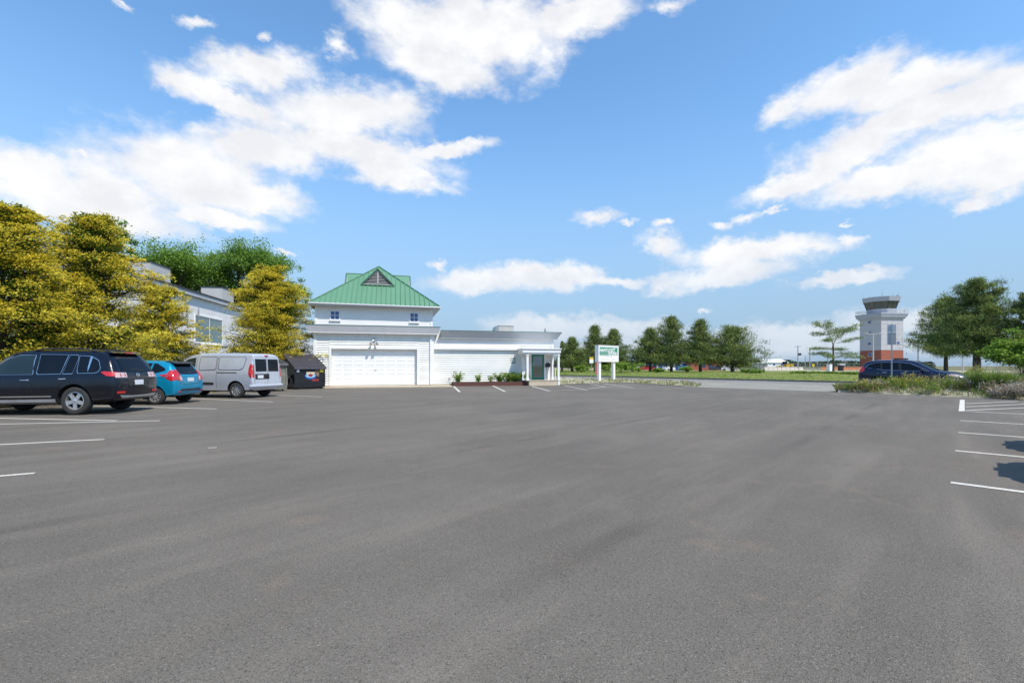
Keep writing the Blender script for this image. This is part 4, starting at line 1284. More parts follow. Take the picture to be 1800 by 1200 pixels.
c.patch('rear_window', [(-.56, 1.06), (-.52, 1.20), (-.46, 1.40), (.46, 1.40), (.52, 1.20), (.56, 1.06), (.30, 1.035), (-.30, 1.035)], 'rear', M['carglass'], 1, 0.008, 20, 8)
c.patch('windshield', [(1.48, -.53), (1.48, .53), (2.28, .62), (2.28, -.62)], 'top', M['carglass2'], 1, 0.007, 14, 10)
h = c.hit('rear', 0, 1.43, 1)[0].x
sp = MB(); sp.prism([(h - .16, -.52, 1.415), (h - .02, -.55, 1.475), (h + .22, -.55, 1.50), (h + .10, -.53, 1.42)], (0, 1.08, 0)); sp.build('spoiler', M['black'], hatch)
c.rear_box('number_plate', -.16, .16, .785, .915, M['plate'], 0.02)
c.seamline([(-.42, .95), (.42, .95)], 'rear', 1, 0.02, 'tailgate_crease', pm, 0.012)
c.seamline([(-.6, .74), (-.3, .70), (.3, .70), (.6, .74)], 'rear', 1, 0.012)
c.seamline([(.05, 1.09), (-.20, 1.12), (-.42, 1.10)], 'rear', 1, 0.025, 'wiper', M['trim_black'], 0.016)
c.patch('rear_bumper', [(-.55, .46), (-.55, .53), (.55, .53), (.55, .46)], 'rear', M['trim_black'], 1, 0.008, 10, 3)
c.wheels('multi', 0.205, 0.19)
px, py = ground_at(272, 711.5)
put(hatch, 0.0, 0.80, px, py, R(180 + 3.0))

# ---- silver panel van
ST_C = [(-.80, .42, .84, .56, .81, .62, .74, .65), (-.79, .38, .87, .68, .84, .74, .78, .77), (-.765, .35, .895, 1.0, .865, 1.14, .81, 1.18), (-.735, .32, .908, 1.13, .875, 1.52, .785, 1.57), (-.70, .31, .914, 1.15, .878, 1.70, .765, 1.76),
        (-.62, .30, .916, 1.15, .88, 1.765, .75, 1.84), (-.3, .29, .916, 1.15, .88, 1.785, .745, 1.865), (.8, .27, .916, 1.15, .88, 1.79, .745, 1.875), (1.6, .27, .916, 1.13, .88, 1.785, .74, 1.875), (2.2, .28, .915, 1.11, .875, 1.74, .72, 1.83),
        (2.6, .28, .91, 1.08, .87, 1.58, .71, 1.66), (3.0, .29, .905, 1.05, .86, 1.30, .73, 1.36), (3.3, .30, .90, 1.01, .85, 1.09, .74, 1.14), (3.6, .33, .875, .90, .82, .97, .68, 1.01), (3.84, .38, .80, .72, .73, .79, .58, .83), (3.94, .42, .68, .58, .6, .64, .48, .67)]
van = thing('panel_van', 'silver panel van with blank side panels parked nose in beside the teal hatchback', 'van')
pm = M['p_silver']
c = Car(van, ST_C, 3.11, 0.33, 0.40, pm)
for sd_ in (1, -1):
    poly = [(1.98, 1.12), (1.98, 1.68), (2.40, 1.60), (2.75, 1.40), (3.05, 1.12), (3.05, 1.08)]
    c.patch('window_trim', outset(poly, 0.014), 'side', M['black'], sd_, 0.004, 16, 6)
    c.patch('side_window', poly, 'side', M['carglass2'], sd_, 0.007, 16, 6)
    for poly in ([(.98, 1.16), (.95, 1.22), (.95, 1.66), (.99, 1.70), (1.72, 1.70), (1.76, 1.66), (1.76, 1.20), (1.72, 1.14)], [(-.32, 1.22), (-.36, 1.34), (-.42, 1.62), (-.36, 1.69), (.80, 1.70), (.84, 1.66), (.84, 1.20), (.80, 1.16), (-.2, 1.16)]):
        P = poly + poly[:1]
        c.seamline(P, 'side', sd_, 0.022, 'panel_edge', M['p_grey'], 0.004)
        c.patch('blank_panel', outset(poly, -0.02), 'side', pm, sd_, 0.016, 16, 6)
    c.seamline([(1.90, 1.74), (1.90, .40)], 'side', sd_); c.seamline([(.90, 1.74), (.90, .42)], 'side', sd_); c.seamline([(3.1, 1.08), (3.02, .42)], 'side', sd_)
    c.seamline([(.90, 1.06), (-.02, 1.06), (-.05, 1.04), (.88, 1.04)], 'side', sd_, 0.024, 'slide_rail', M['p_grey'], 0.004)
    c.patch('side_moulding', [(1.02, .56), (1.02, .65), (2.90, .65), (2.95, .56)], 'side', M['trim_black'], sd_, 0.014, 16, 3)
    for x in (2.02, 1.74):
        pts = [(x + .045 * math.cos(q / 12 * 2 * math.pi), .93 + .085 * math.sin(q / 12 * 2 * math.pi)) for q in range(12)]
        hd_ = c.patch('door_handle', pts, 'side', M['trim_black'], sd_, 0.010, 8, 6)
    c.mirror(2.98, 1.16, sd_, M['black'])
    pts = [(-.745, .84), (-.68, .86), (-.60, 1.0), (-.585, 1.2), (-.63, 1.38), (-.69, 1.42), (-.735, 1.36)]
    c.patch('tail_light', pts, 'side', M['red_lens'], sd_, 0.012, 10, 8)
    a, b = sorted((sd_ * .80, sd_ * .885))
    c.patch('tail_light', [(a, .86), (a, 1.38), (b, 1.36), (b, .86)], 'rear', M['red_lens'], 1, 0.010, 5, 8)
    c.patch('headlight', [(3.35, .72), (3.35, .92), (3.7, .80), (3.78, .66)], 'side', M['clear_lens'], sd_, 0.006, 8, 4)
    a, b = sorted((sd_ * .05, sd_ * .70))
    wn_ = [(a, 1.10), (a, 1.62), (b, 1.62), (b, 1.10)]
    c.patch('rear_window', wn_, 'rear', M['carglass'], 1, 0.008, 8, 6)
c.seamline([(0.0, .62), (0.0, 1.74)], 'rear', 1, 0.016)
c.seamline([(-.78, .58), (-.78, 1.70), (.78, 1.70), (.78, .58)], 'rear', 1, 0.012)
c.patch('windshield', [(2.35, -.64), (2.35, .64), (3.2, .70), (3.2, -.70)], 'top', M['carglass2'], 1, 0.007, 14, 10)
c.patch('plate_recess', [(-.10, .78), (-.10, 1.0), (.74, 1.0), (.74, .78)], 'rear', M['trim_black'], 1, 0.006, 8, 4)
c.rear_box('number_plate', .28, .60, .82, .95, M['plate'], 0.02)
hx = MB(); hh = c.hit('rear', .05, .88, 1)[0].x; hx.box(hh - .05, hh, -.04, .10, .86, .92); hx.build('door_handle', M['trim_black'], van)
hh = c.hit('rear', 0, 1.72, 1)[0].x
hx = MB(); hx.box(hh - .03, hh + .03, -.09, .09, 1.74, 1.78); hx.build('brake_light', M['red_lens'], van)
bp = MB(); bx = c.hit('rear', 0, .50, 1)[0].x
bp.tube([(bx + .12, -.90, .50), (bx - .02, -.86, .50), (bx - .05, -.5, .50), (bx - .06, 0, .50), (bx - .05, .5, .50), (bx - .02, .86, .50), (bx + .12, .90, .50)], 0.06, 10)
bp.build('rear_bumper', pm, van)
c.wheels('cover', 0.215, 0.20)
px, py = ground_at(415, 699.8)
put(van, 0.0, 0.87, px, py, R(180 - 10.0))

# ---- crossover in dark blue, on the driveway behind the planted bed
ST_D = [(-.97, .46, .72, .66, .66, .72, .60, .75), (-.95, .42, .80, .84, .74, .90, .66, .94), (-.91, .38, .87, 1.0, .80, 1.07, .71, 1.10), (-.82, .35, .91, 1.08, .85, 1.24, .715, 1.29), (-.66, .33, .925, 1.11, .875, 1.44, .69, 1.50),
        (-.48, .32, .927, 1.10, .88, 1.54, .655, 1.61), (-.2, .31, .927, 1.08, .88, 1.58, .645, 1.66), (.5, .28, .927, 1.05, .88, 1.60, .64, 1.685), (1.2, .27, .927, 1.02, .875, 1.57, .635, 1.665), (1.6, .27, .925, 1.0, .875, 1.49, .635, 1.58),
        (2.0, .28, .92, .99, .865, 1.29, .665, 1.36), (2.4, .29, .915, .99, .855, 1.08, .72, 1.13), (2.6, .30, .91, .98, .845, 1.03, .73, 1.08), (3.1, .32, .89, .92, .815, .97, .69, 1.02), (3.4, .35, .84, .80, .76, .86, .61, .91), (3.58, .40, .76, .66, .67, .72, .52, .76), (3.62, .44, .66, .58, .58, .64, .45, .68)]
def crossover(root, pm):
    c = Car(root, ST_D, 2.66, 0.355, 0.42, pm)
    for sd_ in (1, -1):
        poly = [(-.62, 1.26), (-.52, 1.38), (-.20, 1.50), (.0, 1.525), (.28, 1.535), (.28, 1.10), (-.2, 1.14)]
        full = [(-.64, 1.25), (-.52, 1.39), (-.20, 1.52), (.3, 1.555), (1.0, 1.545), (1.42, 1.47), (2.05, 1.14), (2.2, 1.05), (1.2, 1.06), (.2, 1.10)]
        c.patch('window_trim', full, 'side', M['chrome'], sd_, 0.003, 30, 8)
        c.patch('window_trim', outset(full, -0.022), 'side', M['black'], sd_, 0.006, 30, 8)
        for poly in ([(-.56, 1.265), (-.46, 1.385), (-.16, 1.49), (.08, 1.51), (.12, 1.14), (-.2, 1.17)], [(.18, 1.13), (.15, 1.515), (.90, 1.515), (.92, 1.09)], [(1.0, 1.085), (.98, 1.51), (1.38, 1.445), (1.95, 1.13), (1.95, 1.075)]):
            c.patch('side_window', poly, 'side', M['carglass'], sd_, 0.009, 18, 7)
        c.seamline([(.95, 1.1), (.95, .42)], 'side', sd_); c.seamline([(.14, 1.12), (.32, .8), (.44, .42)], 'side', sd_); c.seamline([(2.14, 1.05), (2.1, .42)], 'side', sd_)
        c.handle(1.10, .94, sd_, M['chrome']); c.handle(.28, .97, sd_, M['chrome'])
        mo = c.mirror(1.93, 1.06, sd_, pm)
        a = [(-.92, .93), (-.90, 1.06), (-.74, 1.30), (-.66, 1.26), (-.62, 1.12), (-.66, 1.02), (-.86, .92)]
        c.patch('tail_light', a, 'side', M['red_lens'], sd_, 0.012, 12, 8)
        p = [(.52, .95), (.60, 1.08), (.70, 1.30), (.78, 1.28), (.82, 1.06), (.82, .95)]
        c.patch('tail_light', [(sd_ * q[0], q[1]) for q in p], 'rear', M['red_lens'], 1, 0.010, 8, 8)
        c.patch('headlight', [(2.95, .80), (2.92, .90), (3.25, .89), (3.50, .80), (3.52, .72)], 'side', M['clear_lens'], sd_, 0.007, 10, 5)
        c.patch('wheel_arch_trim', [(-.90, .40), (-.88, .56), (-.50, .62), (-.42, .40)], 'side', M['trim_black'], sd_, 0.006, 8, 4)
        c.patch('side_sill', [(.42, .28), (.42, .42), (2.22, .41), (2.22, .28)], 'side', M['trim_black'], sd_, 0.008, 14, 3)
    c.patch('rear_window', [(-.58, 1.14), (-.50, 1.52), (.50, 1.52), (.58, 1.14)], 'rear', M['carglass'], 1, 0.007, 16, 8)
    c.patch('windshield', [(1.62, -.58), (1.62, .58), (2.34, .69), (2.34, -.69)], 'top', M['carglass2'], 1, 0.007, 14, 12)
    c.patch('rear_bumper', [(-.74, .46), (-.80, .62), (.80, .62), (.74, .46)], 'rear', M['trim_black'], 1, 0.010, 16, 4)
    c.rear_box('number_plate', -.17, .17, .80, .92, M['plate'], 0.02)
    c.patch('grille', [(-.42, .64), (-.48, .80), (.48, .80), (.42, .64)], 'front', M['trim_black'], 1, 0.008, 10, 4)
    c.patch('lower_grille', [(-.55, .46), (-.5, .56), (.5, .56), (.55, .46)], 'front', M['trim_black'], 1, 0.008, 10, 3)
    c.seamline([(-.50, .81), (-.2, .77), (.2, .77), (.50, .81)], 'front', 1, 0.03, 'grille_bar', M['chrome'], 0.014)
    fn = MB(); fn.prism([(-.1, -.02, 1.655), (-.28, -.012, 1.72), (-.34, -.012, 1.72), (-.36, -.02, 1.645)], (0, .04, 0)); fn.build('roof_aerial', pm, root)
    c.wheels('five', 0.235, 0.225)
    return c
blue = thing('crossover_car', 'dark blue crossover car standing behind the weedy planted bed', 'car')
crossover(blue, M['p_blue'])
bp_ = RD * (-8.85) + RN * 32.6
put(blue, -0.97, -0.90, bp_.x, bp_.y, math.atan2(RD.y, RD.x))
rb = MB(); rb.box(.55, 1.1, -.25, .25, 1.70, 1.76); rb.tube([(.6, -.55, 1.70), (.6, .55, 1.70)], .02, 6); rb.tube([(1.05, -.55, 1.70), (1.05, .55, 1.70)], .02, 6); rb.build('roof_rack', M['dark_metal'], blue)

# ---- two parked cars just past the right edge of the picture; the photo shows their shadows in the bays
gc = thing('estate_car', 'grey estate car past the right edge whose shadow falls in the nearest bay', 'car', group='estate cars in the right hand bays')
estate(gc, M['p_grey'])
dv = Vector((0.70, -0.714))
q = Vector((5.98, 6.32)) + dv * 1.22
put(gc, -1.04, 0, q.x, q.y, math.atan2(dv.y, dv.x))
g2 = copy_tree(gc)
g2['label'] = 'grey estate car past the right edge whose smaller shadow falls in the second bay'
q = Vector((7.93, 8.32)) + dv * 1.40
put(g2, -1.04, 0, q.x, q.y, math.atan2(dv.y, dv.x))

# ---- dumpsters
M['dump_black'] = plain('black_dumpster_steel', (0.014, 0.015, 0.018), 0.5, 0.4, 5, metal=0.2)
M['dump_grey'] = plain('weathered_dumpster_steel', (0.17, 0.17, 0.14), 0.7, 0.35, 4)
M['lid'] = plain('ribbed_plastic_lid', (0.085, 0.08, 0.095), 0.40, 0.15, 5)
M['lid_grey'] = plain('faded_plastic_lid', (0.12, 0.12, 0.12), 0.55, 0.2, 5)
M['rust'] = plain('rusty_patch', (0.22, 0.15, 0.09), 0.8, 0.4, 9)
M['decal_blue'] = plain('decal_blue', (0.02, 0.10, 0.35), 0.4, 0.2, 12)
M['decal_sky'] = plain('decal_pale_blue', (0.35, 0.55, 0.75), 0.4, 0.1, 12)
M['decal_cream'] = plain('decal_cream', (0.62, 0.52, 0.38), 0.4, 0.1, 12)
M['decal_red'] = plain('decal_red', (0.30, 0.03, 0.03), 0.4, 0.2, 12)
M['decal_yellow'] = plain('decal_yellow', (0.60, 0.50, 0.05), 0.4, 0.1, 12)
def dumpster(root, wd, dp, hf, hb, steel, lidm, decals):
    # local x along the front (left to right), y towards the back, front face at y=0
    b = MB()
    b.prism([(0, 0, .10), (0, 0, hf), (0, dp, hb - .06), (0, dp, .10)], (.04, 0, 0))
    b.prism([(wd - .04, 0, .10), (wd - .04, 0, hf), (wd - .04, dp, hb - .06), (wd - .04, dp, .10)], (.04, 0, 0))
    b.box(.041, wd - .041, 0, .04, .10, hf); b.box(.041, wd - .041, dp - .04, dp, .10, hb - .06); b.box(.041, wd - .041, .041, dp - .041, .10, .14)
    b.box(-.03, wd + .03, -.03, -.001, hf - .10, hf - .02); b.box(-.02, wd + .02, -.025, -.001, .10, .17)
    b.box(-.02, .05, -.03, -.001, .17, hf - .10); b.box(wd - .05, wd + .02, -.03, -.001, .17, hf - .10)
    b.build('container', steel, root)
    for x0, x1 in ((-.16, -.002), (wd + .002, wd + .16)):
        p = MB(); p.box(x0, x1, .25, dp - .3, .62, .64); p.box(x0, x1, .25, dp - .3, .80, .82); p.box(x0 if x0 < 0 else x1 - .02, x0 + .02 if x0 < 0 else x1, .25, dp - .3, .641, .799)
        for yy in (.25, dp * .5, dp - .33): p.box(x0, x1, yy, yy + .02, .30, .618)
        p.build('fork_pocket', steel, root)
    l = MB()
    d = Vector((0, dp + .12, hb - hf)); L = d.length; dn = d.normalized(); nn = Vector((0, -dn.z, dn.y))
    nrib = 16
    for half in (0, 1):
        x0 = -.06 + half * (wd / 2 + .062); x1 = x0 + wd / 2 + .056
        o = Vector((0, -.10, hf - .02))
        l.prism([o + Vector((x0, 0, 0)), o + Vector((x1, 0, 0)), o + Vector((x1, 0, 0)) + dn * L, o + Vector((x0, 0, 0)) + dn * L], nn * .025)
        for k in range(nrib // 2):
            xa = x0 + .03 + k * (x1 - x0 - .06) / (nrib / 2 - .6); xb = xa + .038
            q0 = o + nn * .026
            l.prism([q0 + Vector((xa, 0, 0)) + dn * .03, q0 + Vector((xb, 0, 0)) + dn * .03, q0 + Vector((xb, 0, 0)) + dn * (L - .05), q0 + Vector((xa, 0, 0)) + dn * (L - .05)], nn * .045)
        l.box(x0, x1, -.125, -.10, hf - .10, hf - .0)
    l.build('lid', lidm, root)
    w_ = MB()
    for (x, y) in ((.15, .15), (wd - .15, .15), (.15, dp - .15), (wd - .15, dp - .15)):
        w_.lathe([(0, -.025), (.05, -.025), (.05, .025), (0, .025)], 12, Matrix.Translation((x, y, .05)) @ Matrix.Rotation(R(90), 4, 'X'))
    w_.build('caster', M['rubber'], root)
    if decals:
        def disc(name, cx, cz, rx, rz, m, y, a0=0, a1=360, parent=None):
            mb = MB(); mb.prism([(cx + rx * math.cos(R(a0 + (a1 - a0) * k / 20)), y, cz + rz * math.sin(R(a0 + (a1 - a0) * k / 20))) for k in range(21 if a1 - a0 < 360 else 20)], (0, .001, 0)); return mb.build(name, m, parent or root)
        d0 = disc('decal', wd * .52, hf * .60, .33, .20, M['decal_blue'], -.006)
        disc('decal_band', wd * .52, hf * .64, .29, .15, M['decal_sky'], -.0085, 180, 360, d0)
        mb = MB(); mb.box(wd * .52 - .24, wd * .52 + .24, -.0085, -.0075, hf * .66, hf * .80); mb.build('decal_panel', M['decal_cream'], d0)
        disc('decal_centre', wd * .52, hf * .63, .13, .085, M['decal_red'], -.011, 0, 360, d0)
        mb = MB(); mb.box(.10, .25, -.034, -.0305, hf - .26, hf - .12); mb.build('sticker', M['plate'], root)
        mb = MB(); mb.box(wd - .30, wd - .08, -.034, -.0305, hf - .27, hf - .10); mb.build('sticker', M['decal_yellow'], root)
        mb = MB(); mb.prism([(wd - .62, -.003, hf - .25), (wd - .45, -.003, hf - .12), (wd - .33, -.003, hf - .12), (wd - .33, -.003, hf - .55), (wd - .45, -.003, hf - .5)], (0, .002, 0)); mb.build('rust_patch', M['rust'], root)
        mb = MB(); mb.box(wd - .75, wd - .35, -.004, -.002, hf * .36, hf * .46); mb.build('decal', M['decal_red'], root)
px, py = ground_at(518, 684.3)
d1 = thing('dumpster', 'black steel dumpster with ribbed sloping lid and a round blue decal beside the garage', 'dumpster', (px, py, 0), R(46))
dumpster(d1, 1.72, 1.60, 1.25, 2.02, M['dump_black'], M['lid'], True)
px, py = ground_at(503.5, 686.8)
d2 = thing('dumpster', 'weathered grey dumpster half hidden behind the silver van', 'dumpster', (px - 1.55 * math.cos(R(46)), py - 1.55 * math.sin(R(46)), 0), R(46))
dumpster(d2, 1.55, 1.45, 1.45, 1.72, M['dump_grey'], M['lid_grey'], False)
# ------------------------------------------------------------------ vegetation
def leaves(name, C, D, U, L, Wd, mi, mats, parent):
    """kite-shaped leaves: centres C, directions D, up-vectors U, lengths L, widths Wd"""
    N = len(C)
    D = D / np.maximum(np.linalg.norm(D, axis=1, keepdims=True), 1e-6)
    S = np.cross(D, U); S /= np.maximum(np.linalg.norm(S, axis=1, keepdims=True), 1e-6)
    Nn = np.cross(S, D)
    L = np.broadcast_to(np.asarray(L, float), (N,))[:, None]; Wd = np.broadcast_to(np.asarray(Wd, float), (N,))[:, None]
    P = np.empty((N, 4, 3))
    P[:, 0] = C - D * L * 0.5
    P[:, 1] = C + S * Wd * 0.5 - D * L * 0.02 + Nn * Wd * 0.15
    P[:, 2] = C + D * L * 0.5
    P[:, 3] = C - S * Wd * 0.5 - D * L * 0.02 + Nn * Wd * 0.15
    me = bpy.data.meshes.new(name)
    me.vertices.add(4 * N); me.vertices.foreach_set('co', P.reshape(-1).astype(np.float32))
    me.loops.add(4 * N); me.loops.foreach_set('vertex_index', np.arange(4 * N, dtype=np.int32))
    me.polygons.add(N); me.polygons.foreach_set('loop_start', np.arange(0, 4 * N, 4, dtype=np.int32))
    for m in mats: me.materials.append(m)
    me.polygons.foreach_set('material_index', np.asarray(mi, dtype=np.int32))
    me.update(calc_edges=True)
    return link(name, me, parent)
def unit(v): return v / np.maximum(np.linalg.norm(v, axis=1, keepdims=True), 1e-6)
UPV = np.array([0, 0, 1.0])

def conifer_gold(root, H, rad, seed, base=0.5, n=430, lead=7, trunks=1, nl=88):
    """false cypress: tiers of drooping fans, golden where young, green inside"""
    rs = np.random.RandomState(seed)
    Cs, Ds, Us, Ls, Ws, Ms = [], [], [], [], [], []
    limb = MB()
    ph = rs.rand(4) * 6.28
    def rprof(t, a):
        lump = 1 + 0.24 * math.sin(3 * a + ph[0] + 4 * t) + 0.18 * math.sin(5 * a + ph[1] - 9 * t) + 0.18 * math.sin(2 * a + 13 * t + ph[2])
        return rad * (0.12 + 0.88 * (1 - t) ** 0.58) * (0.82 + 0.18 * min(1, t / 0.12)) * lump
    per = 8
    nbr = n // per
    for i in range(nbr * per):
        if i % per == 0:                      # a new branch: its height, heading and reach
            bt = ((i // per + rs.rand()) / nbr) ** 1.25
            bt = min(max(0.6 * bt + 0.4 * round(bt * 10) / 10 + rs.normal() * 0.02, 0.0), 0.985)
            ba = rs.rand() * 2 * math.pi
            reach = rprof(bt, ba) * (0.66 + 0.50 * rs.rand())
            blift = rs.normal() * 0.10 + 0.10
            bgold = rs.rand() * 0.34 - 0.20
        q_ = 0.16 + 0.86 * ((i % per) + rs.rand()) / per
        a = ba + rs.normal() * 0.30
        t = min(max(bt + rs.normal() * 0.022, 0.0), 0.985)
        rr_ = reach * q_
        outr = q_
        h = base + (H - base) * t
        out_ = np.array([math.cos(a), math.sin(a), 0.0])
        tilt = 0.10 + 0.50 * t + 0.18 * rs.normal()
        cen = out_ * rr_ + np.array([0, 0, h + blift * rr_ - 0.20 * rr_ * q_ + 0.10])
        fwd = unit((out_ + np.array([rs.normal() * 0.35, rs.normal() * 0.35, tilt]))[None])[0]
        lat = np.cross(fwd, UPV); lat /= np.linalg.norm(lat)
        upn = np.cross(lat, fwd)
        size = (0.42 + 0.34 * rs.rand()) * (0.75 + 0.25 * (1 - t)) * (rad / 2.2) ** 0.4
        k = int(nl * (0.7 + 0.6 * rs.rand()))
        s_ = rs.rand(k) * 1.15 - 0.35
        w_ = rs.normal(size=k) * 0.36 * (1.1 - 0.5 * np.abs(s_))
        z_ = rs.normal(size=k) * 0.11
        P = cen + np.outer(s_ * size, fwd) + np.outer(w_ * size, lat) + np.outer((z_ - 0.30 * s_ * np.abs(s_)) * size, upn)
        D = fwd + np.outer(w_ * 1.6, lat) + rs.normal(size=(k, 3)) * 0.28
        D[:, 2] -= 0.25 * (s_ > 0.3)
        U = upn + rs.normal(size=(k, 3)) * 0.35
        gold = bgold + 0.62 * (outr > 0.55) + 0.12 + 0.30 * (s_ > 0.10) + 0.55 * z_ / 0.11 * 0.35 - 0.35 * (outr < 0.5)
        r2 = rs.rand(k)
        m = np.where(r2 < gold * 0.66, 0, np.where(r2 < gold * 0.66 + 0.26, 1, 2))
        Cs.append(P); Ds.append(D); Us.append(U); Ms.append(m)
        Ls.append(0.064 + 0.06 * rs.rand(k)); Ws.append(0.038 + 0.034 * rs.rand(k))
        if i % per == per - 1:
            limb.tube([(0, 0, max(0.3, h - 0.35 * rr_ - 0.1)), tuple(cen * 0.55 + np.array([0, 0, (h - 0.2 * rr_) * 0.45])), tuple(cen)], [0.035, 0.022, 0.008], 5, caps=False)
    # whippy leaders at the top and shoulders
    for i in range(lead):
        a = rs.rand() * 6.28; t = 0.72 + 0.27 * rs.rand() if i else 0.98
        rr_ = rprof(t, a) * 0.75 if i else 0.0
        b = np.array([math.cos(a) * rr_, math.sin(a) * rr_, base + (H - base) * t - 0.2])
        ln = 0.35 + 0.35 * rs.rand(); k = 30
        s_ = rs.rand(k); bend = np.array([rs.normal() * 0.35, rs.normal() * 0.35, 1.0])
        P = b + np.outer(s_ * ln, bend) + rs.normal(size=(k, 3)) * 0.05 * (1.2 - s_)[:, None]
        Cs.append(P); Ds.append(np.array([0, 0, 1.0]) + rs.normal(size=(k, 3)) * 0.7); Us.append(rs.normal(size=(k, 3)))
        Ms.append(rs.choice([0, 1, 1, 2], k)); Ls.append(0.09 + 0.06 * rs.rand(k)); Ws.append(0.04 + 0.03 * rs.rand(k))
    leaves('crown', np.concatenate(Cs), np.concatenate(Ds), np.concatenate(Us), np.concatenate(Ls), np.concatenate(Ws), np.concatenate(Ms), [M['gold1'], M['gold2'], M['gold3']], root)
    tr_ = MB()
    tr_.tube([(0, 0, -0.05), (0.02, 0.01, H * 0.25), (-0.03, 0.02, H * 0.55), (0.0, 0.0, H * 0.93)], [0.16, 0.125, 0.075, 0.015], 9)
    tr_.v += []; b0 = len(tr_.v)
    tr_.add(limb.v, limb.f, 0, True)
    tr_.build('trunk', M['bark'], root, recalc=False)

def broadleaf(root, H, rad, seed, mats, base=0.3, n=120, k0=120, size=0.24, lobes=6, sparse_top=False, trunk_r=0.2, flat=0.8):
    """rounded deciduous crown of several lobes, leaves gathered in clumps on the lobes"""
    rs = np.random.RandomState(seed)
    zc = base * H + (H - base * H) * 0.5; rz = (H - base * H) * 0.5
    lob = [(np.array([0, 0, zc]), rad * 0.72, rz * 0.92)]
    for i in range(lobes):
        a = i * 2 * math.pi / lobes + rs.rand(); q = rs.rand() * 0.9 - 0.45
        lob.append((np.array([math.cos(a) * rad * 0.52, math.sin(a) * rad * 0.52, zc + q * rz]), rad * (0.40 + 0.2 * rs.rand()), rz * (0.38 + 0.2 * rs.rand())))
    Cs, Ds, Us, Ms, Ls = [], [], [], [], []
    limb = MB()
    for i in range(n):
        c0, r_, h_ = lob[rs.randint(len(lob))]
        d = unit(rs.normal(size=(1, 3)))[0]
        if d[2] < -0.5: d[2] = -d[2] * 0.5
        f_ = 0.55 + 0.5 * rs.rand() ** 0.6
        cen = c0 + d * np.array([r_, r_, h_]) * f_
        k = int(k0 * (0.5 + rs.rand()))
        sg = rad * 0.105 * (0.7 + 0.6 * rs.rand())
        P = cen + rs.normal(size=(k, 3)) * np.array([sg, sg, sg * 0.62])
        Cs.append(P); D = rs.normal(size=(k, 3)); D[:, 2] *= 0.5; D += d * 0.7; D[:, 2] -= 0.25
        Ds.append(D); Us.append(np.array([0, 0, 1.0]) + d * 0.4 + rs.normal(size=(k, 3)) * 0.5)
        tone = rs.rand() < 0.55
        Ms.append(np.where(rs.rand(k) < (0.75 if tone else 0.25), 0, 1)); Ls.append(size * (0.7 + 0.6 * rs.rand(k)))
        if i % 5 == 0: limb.tube([(0, 0, base * H * 0.8), tuple(cen * np.array([.45, .45, .5]) + np.array([0, 0, base * H * .4])), tuple(cen)], [trunk_r * 0.45, trunk_r * 0.25, 0.02], 5, caps=False)
    if sparse_top:
        for i in range(26):
            a = rs.rand() * 6.28; q = rs.rand() * rad * 0.75
            cen = np.array([math.cos(a) * q, math.sin(a) * q, H * (0.88 + 0.11 * rs.rand())]); k = 22
            Cs.append(cen + rs.normal(size=(k, 3)) * np.array([.18, .18, .28])); Ds.append(rs.normal(size=(k, 3))); Us.append(rs.normal(size=(k, 3))); Ms.append(rs.randint(0, 2, k)); Ls.append(size * (0.7 + 0.5 * rs.rand(k)))
    L_ = np.concatenate(Ls)
    leaves('crown', np.concatenate(Cs), np.concatenate(Ds), np.concatenate(Us), L_, L_ * 0.62, np.concatenate(Ms), mats, root)
    tr_ = MB(); tr_.tube([(0, 0, -0.05), (0.05, 0, base * H * 0.5), (0, 0.04, base * H), (0, 0, H * 0.7)], [trunk_r, trunk_r * 0.85, trunk_r * 0.7, 0.03], 9)
    tr_.add(limb.v, limb.f, 0, True)
    tr_.build('trunk', M['bark'], root, recalc=False)

